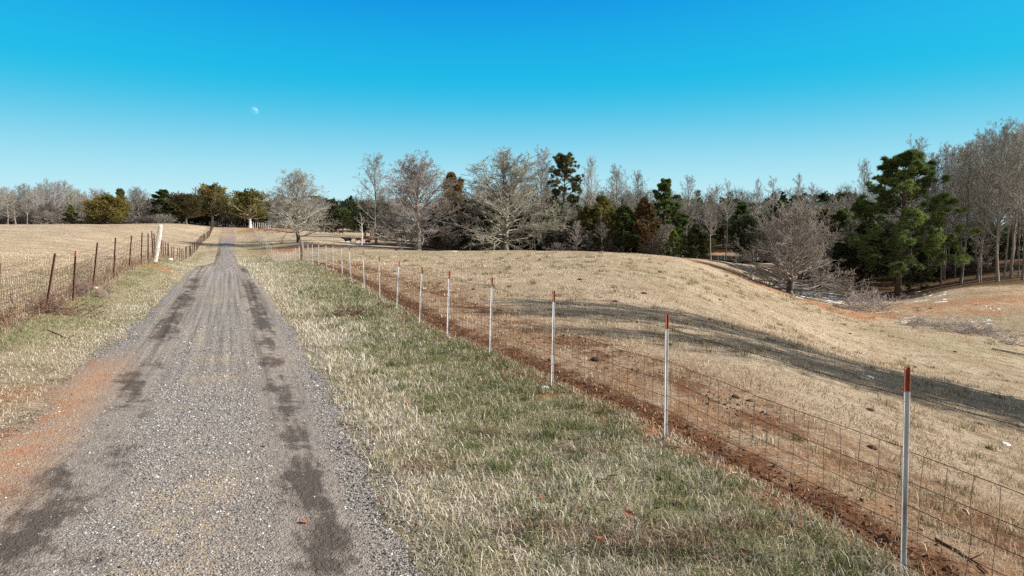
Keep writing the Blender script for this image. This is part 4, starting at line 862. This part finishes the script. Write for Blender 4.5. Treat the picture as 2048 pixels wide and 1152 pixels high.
RUN = [(543.5, 511.5), (539.5, 508.5), (536, 505), (532.5, 501), (529, 497), (526, 493.5),
       (523.5, 490), (521, 487), (519, 484), (517, 481), (515.3, 478), (513.7, 475), (512, 472), (510.5, 469.5), (509, 467), (507.5, 464.5), (506, 462), (504.5, 459.5), (503, 457)]
for bx, by in RUN:
    p = hit(bx, by)
    if p[1] < 80: continue
    if p[1] > 215 or np.hypot(*(p - PTS[-1])[:2]) > 40: break
    PTS.append(post_pair(fr, p[0], p[1], HP + random.uniform(-.06, .06), (random.gauss(0, 1.5), 0), rz=R(22), near=False))
def wires(pts, heights, r, sag, spc, ymax_v, m, root, name, barbs=None, drift=.01, top_h=None, kgrow=.022):
    pts = np.array(pts); mb = MB(); rg = np.random.RandomState(7)
    S0, S1, Ra, Rb = [], [], [], []
    for a, b in zip(pts[:-1], pts[1:]):
        L = np.linalg.norm(b - a); ns = 6 if a[1] < 30 else 2; rw_ = r * (1 + kgrow * max(0, a[1] - 10))
        hv = [h + rg.normal(0, drift, 1)[0] for h in heights]
        fn = lambda u, h: a + (b - a) * u + np.array([0, 0, h - sag * 4 * u * (1 - u)])
        for h in hv:
            q = [fn(u, h) + np.r_[0, 0, rg.normal(0, drift * .4)] * (0 < u < 1) for u in np.linspace(0, 1, ns + 1)]
            S0 += q[:-1]; S1 += q[1:]; Ra += [rw_] * ns; Rb += [rw_] * ns
        if spc and a[1] < ymax_v:
            pxa, pxb = a[0] / a[1] * F, b[0] / b[1] * F; nv = int(max(1, min(L / (spc * (1 + max(0, a[1] - 18) / 40)), max(3, abs(pxb - pxa) / 3.2) if a[1] > 22 else 99)))
            for i in range(nv):
                u = (i + .5) / nv; ub = u; prev = None
                for h in hv:
                    c = fn(ub + rg.normal(0, .004), h)
                    if prev is not None: S0.append(prev); S1.append(c); Ra.append(rw_ * .8); Rb.append(rw_ * .8)
                    prev = c
        if barbs and a[1] < 28:
            for u in np.arange(.03, 1, .13 / L):
                c = fn(u, hv[0]); dv = rg.normal(0, 1, 3); dv = dv / np.linalg.norm(dv) * .016; S0.append(c - dv); S1.append(c + dv); Ra.append(r * .8); Rb.append(r * .8)
    P = np.stack([np.array(S0), np.array(S1)], 1); v, q = tubes(P, np.stack([np.array(Ra), np.array(Rb)], 1), 3); mb.add(v, None, q)
    o = mb.build(name, m, None, True); o.parent = root; o.location = tuple(-np.array(root.location)); return o
wires(PTS, [.06, .2, .35, .51, .69, .9], .0032, .02, .17, 60, M_wire, fr, 'woven_wire', drift=.008)
wires(PTS, [1.28], .0028, .014, 0, 0, M_wire, fr, 'barbed_wire', barbs=True)

fl = empty('rusty_fence', (float(xleft(12)), 12, g1(float(xleft(12)), 12)))
tag(fl, 'old rusty stake and wire fence along the left field with one leaning white post', 'fence')
left_px = [(-8, 672, 1, 525), (93, 620, 112, 504), (147, 602, 153, 500), (187, 576, 196, 484), (228, 558, 232, 475), (259, 540, 264, 471), (283, 529, 285, 465), (297, 525, 297, 466)]
PL = [np.array([float(xleft(8.5)), 8.5, g1(float(xleft(8.5)), 8.5)])]
def rpost(x, y, h, lean, near=True):
    mb = tpost(h + .12, -.12, near); p = mb.build('post', M_rust, fl, False); k = 1 + max(0, (y - 35)) / 100.
    p.location = (x - fl.location[0], y - fl.location[1], g1(x, y) - fl.location[2]); p.rotation_mode = 'ZYX'; p.rotation_euler = (R(lean[1]), R(lean[0]), R(200)); p.scale = (k * 1.1, k * 1.1, 1); PL.append(np.array([x, y, g1(x, y)])); return p
rpost(float(xleft(8.5)), 8.5, 1.45, (4, 0))
PL.pop(0)
for k, (bx, by, tx, ty) in enumerate(left_px):
    p, h, ln = aim(bx, by, tx, ty); o = rpost(p[0], p[1], float(np.clip(h, 1.3, 1.8)), (ln, 0))
    if k == 2:
        cpt = tpost(.16, h - .155, False).build('painted_top', plain('flaking_orange_paint', (.50, .26, .16), .4, 40), o, False); cpt.scale = (1.06, 1.06, 1)
p, h, ln = aim(310, 524, 322, 449)
w_ = woodpost(fl, p[0], p[1], float(np.clip(h, 1.75, 2.6)), .095, (ln, 0), M_pale, 'leaning_post', 5); w_['label'] = 'thick bleached white wooden post leaning to the right'
y = p[1] + 2.6; PL.append(np.array([p[0], p[1], p[2]]))
while y < 195:
    rpost(float(xleft(y)) + random.uniform(-.06, .06), y, 1.35 + random.uniform(-.12, .12), (random.gauss(2, 2.5), 0), False); y += 2.9 + random.uniform(-.4, .4)
wires(PL, [.05, .22, .4, .6, .82, 1.05], .0056, .03, .15, 60, M_rwire, fl, 'woven_wire', drift=.03)
wires(PL, [1.27], .0045, .05, 0, 0, M_rwire, fl, 'barbed_wire', drift=.03)

def pale_fence(px0, px1, Y0, Y1, n_, label):
    root = empty('wooden_fence', tuple(np.r_[at(px0, 450, Y0)[:2], 0])); root.location[2] = g1(root.location[0], Y0); tag(root, label, 'fence'); pp = []
    for i in range(n_):
        u = i / (n_ - 1); Y_ = Y0 + (Y1 - Y0) * u; x = float(at(px0 + (px1 - px0) * u, 450, Y_)[0]); h = random.uniform(1.1, 1.6)
        woodpost(root, x, Y_, h, .10, (random.gauss(0, 3), 0), M_pale, 'post', i); pp.append(np.array([x, Y_, g1(x, Y_)]))
    wires(pp, [.4, .8, 1.1], .006, .03, 0, 0, M_wire, root, 'wire')
pale_fence(506, 540, 196, 190, 9, 'pale wooden post fence under the broad cedar beyond the track end')
pale_fence(420, 440, 190, 194, 6, 'short row of pale wooden posts under the white trunked cedar')

# ------------------------------------------------------------------ cattle
def cow_mesh(name, graze=False, turn=.0):
    bm = []; E = []; rad_ = []
    def v(p, r, par=None):
        bm.append(p); rad_.append((r, r)); i = len(bm) - 1
        if par is not None: E.append((par, i))
        return i
    b = v((-.15, 0, .98), .37); ch = v((.35, 0, .97), .36, b); sh = v((.62, 0, 1.08), .27, ch); ru = v((-.62, 0, 1.03), .33, b); ta0 = v((-.92, 0, 1.06), .18, ru)
    if graze: pts = [((.92, turn * .5, .92), .18), ((1.16, turn, .62), .14), ((1.28, turn, .36), .13), ((1.40, turn, .14), .085)]
    else: pts = [((.90, turn * .4, 1.24), .19), ((1.12, turn * .8, 1.40), .15), ((1.30, turn, 1.38), .135), ((1.54, turn * 1.2, 1.24), .085)]
    i = sh; ids = []
    for p, r in pts: i = v(p, r, i); ids.append(i)
    hd = ids[1]; hx = pts[1][0]
    for s in (-1, 1):
        e = v((hx[0] + .02, hx[1] + s * .16, hx[2] + .06), .045, hd); v((hx[0] - .02, hx[1] + s * .30, hx[2] + .03), .03, e)
        k = v((.50, s * .20, .66), .14, ch); k = v((.52, s * .20, .40), .075, k); k = v((.50, s * .20, .12), .055, k); v((.54, s * .20, .03), .065, k)
        k = v((-.68, s * .20, .74), .19, ru); k = v((-.60, s * .21, .56), .12, k); k = v((-.80, s * .20, .38), .07, k); k = v((-.78, s * .20, .12), .052, k); v((-.73, s * .20, .03), .062, k)
    k = v((-1.0, 0, .92), .04, ta0); k = v((-1.03, 0, .6), .028, k); v((-1.03, 0, .38), .05, k)
    me = bpy.data.meshes.new(name + '_skeleton'); me.from_pydata(bm, E, []); o = bpy.data.objects.new(name + '_skeleton', me); COL.objects.link(o)
    sk = o.modifiers.new('skin', 'SKIN'); o.modifiers.new('sub', 'SUBSURF').levels = 2
    for d, r in zip(me.skin_vertices[0].data, rad_): d.radius = r
    me.skin_vertices[0].data[0].use_root = True
    dg = bpy.context.evaluated_depsgraph_get(); out = bpy.data.meshes.new_from_object(o.evaluated_get(dg)); out.name = name
    bpy.data.objects.remove(o); bpy.data.meshes.remove(me)
    for p in out.polygons: p.use_smooth = True
    return out
n = NT('cattle_hide', .75, .2)
hv = n.noise(2.2, 3, n.oc); n.col(n.mix(1.0, n.objcol(), n.ramp(hv, (.35, (.7, .7, .7)), (.65, (1.3, 1.3, 1.3))), 'MULTIPLY')); M_hide = n.m
CM = [cow_mesh('cow', False, .12), cow_mesh('cow', True, -.1)]
for m_ in CM: m_.materials.append(M_hide)
KN = (.018, .016, .017); RB = (.15, .045, .02); OR = (.36, .10, .03); DB = (.06, .025, .016); GY = (.09, .085, .085)
for px, py, hpx, rz, k, c_, lb, Yc in (
        (695, 481, 11.5, 190, 0, KN, 'black cow standing on the snowy ground nearest the fence', 122), (736, 482, 10.5, 60, 0, OR, 'bright orange brown cow beside the white dead trunk', 122),
        (717, 479, 8, 170, 1, DB, 'dark brown cow grazing left of the white dead trunk', 130), (734, 472, 9, 200, 0, DB, 'dark brown cow at the left of the trio under the trees', 140),
        (742, 473, 9, 30, 1, RB, 'red brown cow grazing in the middle of the trio under the trees', 142), (751, 471, 9, 10, 0, RB, 'red brown cow at the right of the trio under the trees', 146),
        (655, 466, 7.5, 0, 0, GY, 'grey cow at the far end of the distant row', 190), (663, 467, 5, 180, 1, DB, 'small dark calf next to the grey cow', 188),
        (671, 467, 7.5, 180, 1, RB, 'red brown cow grazing in the distant row', 187), (683, 467, 7.5, 0, 0, (.045, .022, .018), 'blackish brown cow at the near end of the distant row', 186)):
    x = float(at(px, py, Yc)[0]); s_ = hpx * Yc / F / 1.42
    o = obj('cow', CM[k]); o.location = (x, Yc, g1(x, Yc) - .01); o.scale = (s_,) * 3; o.rotation_euler = (0, 0, R(rz)); o.color = c_ + (1,)
    tag(o, lb, 'cow', 'cattle in the pasture')

# ------------------------------------------------------------------ dark vehicle at the track end
M_dark = plain('dark_paint', (.012, .013, .016), .2, 4, .35, .4); M_glass = plain('dark_glass', (.02, .024, .03), .1, 4, .08, .5); M_tyre = plain('tyre_rubber', (.015, .015, .015), .2, 20, .9, .1)
Yv = 201.; xv = float(at(463, 450, Yv)[0]); vz = g1(xv, Yv)
vr = empty('parked_vehicle', (xv, Yv, vz + .02), R(24)); tag(vr, 'dark boxy vehicle parked where the track reaches the cedars', 'vehicle')
def bbox_part(name, parts, m, parent, bev=.05):
    mb = MB()
    for c_, s_ in parts: b_ = box(c_, s_); mb.add(b_[0], None, b_[1])
    o = mb.build(name, m, parent, False); bv = o.modifiers.new('bevel', 'BEVEL'); bv.width = bev; bv.segments = 2; return o
bbox_part('body', [((0, 0, .78), (1.85, 4.3, .62)), ((0, -1.5, 1.12), (1.6, 1.2, .12))], M_dark, vr, .08)
cb = bbox_part('cabin', [((0, .55, 1.55), (1.62, 2.6, .95))], M_dark, vr, .12)
for c_, s_ in (((0, -.76, 1.6), (1.4, .03, .6)), ((0, 1.86, 1.6), (1.4, .03, .6)), ((-.82, .5, 1.62), (.03, 2.2, .5)), ((.82, .5, 1.62), (.03, 2.2, .5))): bbox_part('window', [(c_, s_)], M_glass, cb, .01)
bbox_part('bumper', [((0, -2.2, .55), (1.8, .12, .2))], M_dark, vr, .03)
for sx in (-1, 1):
    for sy2 in (-1.35, 1.35):
        P = np.array([[[sx * .82, sy2, .38], [sx * .86, sy2, .38], [sx * 1.02, sy2, .38], [sx * 1.04, sy2, .38]]]); v_, q_ = tubes(P, np.array([[.05, .37, .37, .05]]), 18)
        MB().add(v_, None, q_).build('wheel', M_tyre, vr)

# ------------------------------------------------------------------ brush piles, logs, sticks, stones and leaves
M_brush = plain('grey_dead_branches', (.34, .30, .27), .35, 3, .95, .1); M_log = plain('pale_dead_log', (.46, .40, .34), .3, 5, .95, .1)
def brush(name, px, py, rx, ry, h, n_, label, cat, seed, m=M_brush, r=(.008, .035), flat=.5, Y=None):
    rg = np.random.RandomState(seed); p = hit(px, py); mb = MB()
    a = rg.uniform(0, 6.283, n_); q = np.sqrt(rg.rand(n_)); x = p[0] + rx * q * np.cos(a); y = p[1] + ry * q * np.sin(a)
    hh = h * (1 - q ** 2) * rg.rand(n_); P0 = np.stack([x, y, gz(x, y) + hh * .8], -1)
    az = rg.uniform(0, 6.283, n_); el = rg.uniform(-.15, 1.0, n_) * flat * 1.6
    d = np.stack([np.cos(az) * np.cos(el), np.sin(az) * np.cos(el), np.sin(el)], -1)
    L = rg.uniform(.35, 1., n_) * (rx + h) * .62; P1 = march(P0, d, L, 5, rg, 0, .18)
    Rr = rg.uniform(*r, n_); v_, q_ = tubes(P1, taper(n_, 5, Rr, .006), 4); mb.add(v_, None, q_)
    P2, i2, _ = spawn(P1, 5, .2, 1., (25, 65), .5, 3, rg, .02, .12); v_, q_ = tubes(P2, taper(len(P2), 3, np.maximum(Rr[i2] * .5, .007), .005), 3); mb.add(v_, None, q_)
    P3, i3, _ = spawn(P2, 3, .3, 1., (25, 65), .5, 2, rg, .02, .1); v_, q_ = tubes(P3, taper(len(P3), 2, .007, .003), 3); mb.add(v_, None, q_)
    o = mb.build(name, m); c0 = np.array([p[0], p[1], p[2]]); o.data.transform(__import__('mathutils').Matrix.Translation(Vector(-c0))); o.location = tuple(c0)
    return tag(o, label, cat)
brush('brush_pile', 1722, 620, 2.9, 2.2, 1.5, 120, 'grey heap of cut branches in the hollow below the big pine', 'brush pile', 1, r=(.012, .05))
brush('brush_pile', 1975, 672, 2.2, 1.3, .8, 90, 'tangled grey brush along the ditch at the bottom of the slope', 'brush pile', 2)
brush('brush_pile', 2030, 690, 1.3, .7, .5, 26, 'heap of dead limbs at the lower end of the ditch', 'brush pile', 3, M_log, (.02, .06), .25)
brush('brush_pile', 1850, 652, 1.9, .9, .5, 60, 'low line of sticks in the ditch between the two grey heaps', 'brush pile', 4)
brush('brush_pile', 1905, 660, 1.6, .8, .6, 50, 'scrubby brush clump half way along the ditch', 'brush pile', 9)
brush('brush_pile', 700, 634, .75, .3, .12, 40, 'small dark clump of dead stalks on the grassy verge', 'dead stalks', 5, plain('dark_stalks', (.12, .08, .055), .3, 9), (.003, .007), .3)
brush('brush_pile', 110, 625, .9, .5, .25, 46, 'tangle of dry brambles at the foot of the second rusty stake', 'brambles', 6, plain('bramble_stems', (.17, .10, .075), .3, 9), (.003, .008), .4)
brush('brush_pile', 170, 590, .8, .5, .3, 46, 'purple brown bramble tangle between two rusty stakes', 'brambles', 8, plain('bramble_purple', (.22, .15, .13), .3, 9), (.003, .008), .4)
brush('dry_weed', 22, 655, .22, .2, .5, 14, 'tall dead reddish weed growing through the rusty wire', 'weed', 7, plain('weed_stems', (.20, .11, .07), .3, 9), (.003, .006), 1.0)
def stick(px, py, L, r, az, label, name='fallen_branch', cat='branch', m=M_log, seed=0):
    rg = np.random.RandomState(seed + 40); p = hit(px, py); P = march(np.zeros((1, 3)), np.array([[math.cos(az), math.sin(az), .03]]), np.array([L]), 7, rg, 0, .12)
    P[..., 2] = gz(P[..., 0] + p[0], P[..., 1] + p[1]) - p[2] + r
    v_, q_ = tubes(P, taper(1, 7, r, r * .5), 6); mb = MB().add(v_, None, q_); B, _, _ = spawn(P, 3, .3, .9, (30, 60), .35, 4, rg, .05, .1); v_, q_ = tubes(B, taper(3, 4, r * .5, r * .2), 4); mb.add(v_, None, q_)
    o = mb.build(name, m); o.location = tuple(p); return tag(o, label, cat)
stick(1750, 628, 3.2, .05, .25, 'long pale fallen limb beside the heap of cut branches', seed=1)
stick(1800, 645, 2.6, .05, .5, 'curved pale limb lying where the ditch begins', seed=2)
stick(1985, 700, 3.0, .08, -.5, 'thick bleached limb lying at the bottom corner of the slope', seed=3)
stick(95, 662, .9, .014, -.5, 'thin dark stick on the bank under the rusty fence', m=M_rust, seed=4)
stick(270, 1080, .26, .004, .5, 'thin straw coloured stalk lying on the gravel', name='dry_stalk', cat='stalk', seed=5)
stick(1440, 960, .5, .006, .6, 'dry forked twig in the verge grass near the fence', name='twig', cat='twig', seed=6)
stick(800, 655, 1.0, .008, -.5, 'thin dark twig trailing from the clump of dead stalks', name='twig', cat='twig', m=M_rust, seed=7)
stick(1870, 1080, .6, .012, -1.2, 'curved root poking out of the churned soil by the nearest post', name='root', cat='root', m=M_rust, seed=8)
def rock(px, py, s, label, m, name='stone', cat='stone', seed=0, flat=.55):
    rg = np.random.RandomState(seed + 90); p = hit(px, py); k, S = 6, 9; ph = np.linspace(.12, math.pi - .12, k); a = np.arange(S) / S * 6.283
    V = np.stack([np.sin(ph)[:, None] * np.cos(a)[None], np.sin(ph)[:, None] * np.sin(a)[None], np.repeat(np.cos(ph)[:, None], S, 1) * flat], -1) * s * (1 + rg.uniform(-.22, .22, (k, S, 1)))
    V = np.r_[V.reshape(-1, 3), [[0, 0, s * flat], [0, 0, -s * flat]]]; Q = [[l * S + i, (l + 1) * S + i, (l + 1) * S + (i + 1) % S, l * S + (i + 1) % S] for l in range(k - 1) for i in range(S)]
    T = [[i, (i + 1) % S, k * S] for i in range(S)] + [[(k - 1) * S + (i + 1) % S, (k - 1) * S + i, k * S + 1] for i in range(S)]
    o = MB().add(V, T, Q).build(name, m); o.location = (p[0], p[1], p[2] + s * flat * .4); return tag(o, label, cat)
M_wst = plain('pale_stone', (.42, .40, .37), .15, 12, .8, .2); M_dung = plain('dried_dung', (.075, .052, .035), .35, 18, 1, .05)
rock(1088, 777, .075, 'pale flat stone at the foot of the third silver post', M_wst, flat=.35)
rock(340, 521, .16, 'whitish stone on the bank beside the leaning white post', M_wst, seed=2)
rock(190, 578, .09, 'small pale stone below the fourth rusty stake', M_wst, seed=3)
for i, (px, py) in enumerate(((372, 921), (364, 956), (356, 980), (388, 1022), (310, 946), (425, 868), (250, 845))): 
    rock(px, py, random.uniform(.014, .022), 'larger whitish pebble among the grey gravel of the track', M_wst, 'pebble', 'pebble', 10 + i)['group'] = 'white pebbles on the track'
for i, (px, py, s_) in enumerate(((1192, 722, .11), (1470, 795, .06), (1500, 803, .05), (1745, 897, .07), (1740, 822, .07), (1288, 588, .13), (1160, 560, .12), (1420, 640, .10), (1560, 650, .11), (1700, 668, .12), (1320, 545, .14), (1230, 604, .1),
                                  (1910, 705, .12), (1000, 545, .1), (1440, 600, .11), (1830, 735, .09), (1960, 850, .06), (900, 560, .08), (1080, 520, .15), (1340, 690, .06))):
    rock(px, py, s_, 'dark dried cow pat lying on the dry pasture', M_dung, 'cow_pat', 'cow pat', 30 + i, .4)['group'] = 'cow pats on the pasture'
M_lf = plain('dead_oak_leaf', (.22, .095, .05), .3, 30, .8, .2)
lob = [(0, 0), (.25, .12), (.2, .3), (.42, .38), (.3, .55), (.4, .72), (.18, .82), (0, 1)]
lv = [(x, y, .12 * math.sin(y * 3) + .1 * x) for x, y in lob] + [(-x, y, .12 * math.sin(y * 3) - .1 * x) for x, y in lob[1:-1]]
lm = MB().add(np.array(lv), [[0, 1, 7], [1, 2, 7], [2, 3, 4], [2, 4, 7], [4, 5, 6], [4, 6, 7], [0, 7, 8], [8, 7, 9], [9, 11, 10], [9, 7, 11], [11, 13, 12], [11, 7, 13]]).mesh('fallen_leaf', False)
lm.materials.append(M_lf)
for px, py, s_ in ((1155, 1030, .11), (1268, 1047, .10), (1215, 965, .12), (1195, 1100, .09), (915, 1085, .08), (820, 808, .09), (985, 836, .09), (1080, 1000, .07), (760, 1010, .07), (600, 1055, .07), (530, 900, .06), (1240, 820, .1), (1350, 1010, .09), (1060, 690, .1), (690, 870, .07), (1500, 1120, .09)):
    p = hit(px, py); o = obj('fallen_leaf', lm); o.location = (p[0], p[1], p[2] + .05); o.scale = (s_,) * 3; o.rotation_euler = (random.uniform(-.4, .4), random.uniform(-.4, .4), random.uniform(0, 6.28))
    tag(o, 'reddish brown fallen leaf lying in the grass or gravel', 'leaf', 'fallen leaves')
p = hit(1087, 985); o = MB().add(*(lambda b: (b[0], None, b[1]))(box((0, 0, .04), (.014, .008, .13)))).build('marker_peg', M_wst, None, False); o.location = tuple(p); o.rotation_euler = (.1, .12, .3); tag(o, 'tiny white peg sticking up from the verge grass', 'peg')

# ------------------------------------------------------------------ moon, lit by the same sun
n = NT('moon_rock', 1, 0); dfm = n.t.nodes.new('ShaderNodeBsdfDiffuse'); tp_ = n.t.nodes.new('ShaderNodeBsdfTransparent'); ad = n.t.nodes.new('ShaderNodeAddShader')
n.t.links.new(n.ramp(n.noise(2.2, 3, n.oc), (.4, (.035, .038, .042)), (.62, (.10, .10, .10))), dfm.inputs[0])
bkm = n.t.nodes.new('ShaderNodeMixShader'); n.t.links.new(n.geo.outputs['Backfacing'], bkm.inputs[0]); n.t.links.new(dfm.outputs[0], bkm.inputs[1]); n.t.links.new(bkm.outputs[0], ad.inputs[0]); n.t.links.new(tp_.outputs[0], ad.inputs[1]); n.t.links.new(ad.outputs[0], n.t.nodes['Material Output'].inputs[0])
d = ray(508, 222); D_ = 4200.; rM = 8.2 / F * D_
mv, mq = [], []
kk, SS = 17, 32
ph = np.linspace(.02, math.pi - .02, kk); a = np.arange(SS) / SS * 6.283
V = np.stack([np.sin(ph)[:, None] * np.cos(a)[None], np.sin(ph)[:, None] * np.sin(a)[None], np.repeat(np.cos(ph)[:, None], SS, 1)], -1).reshape(-1, 3)
V = np.r_[V, [[0, 0, 1], [0, 0, -1]]]
Q = [[l * SS + i, (l + 1) * SS + i, (l + 1) * SS + (i + 1) % SS, l * SS + (i + 1) % SS] for l in range(kk - 1) for i in range(SS)]
T = [[i, (i + 1) % SS, kk * SS] for i in range(SS)] + [[(kk - 1) * SS + (i + 1) % SS, (kk - 1) * SS + i, kk * SS + 1] for i in range(SS)]
mo = MB().add(V, T, Q).build('moon', n.m); mo.scale = (rM,) * 3; mo.location = (d[0] * D_, d[1] * D_, EYE + d[2] * D_); tag(mo, 'pale half lit moon hanging in the clear blue sky', 'moon')
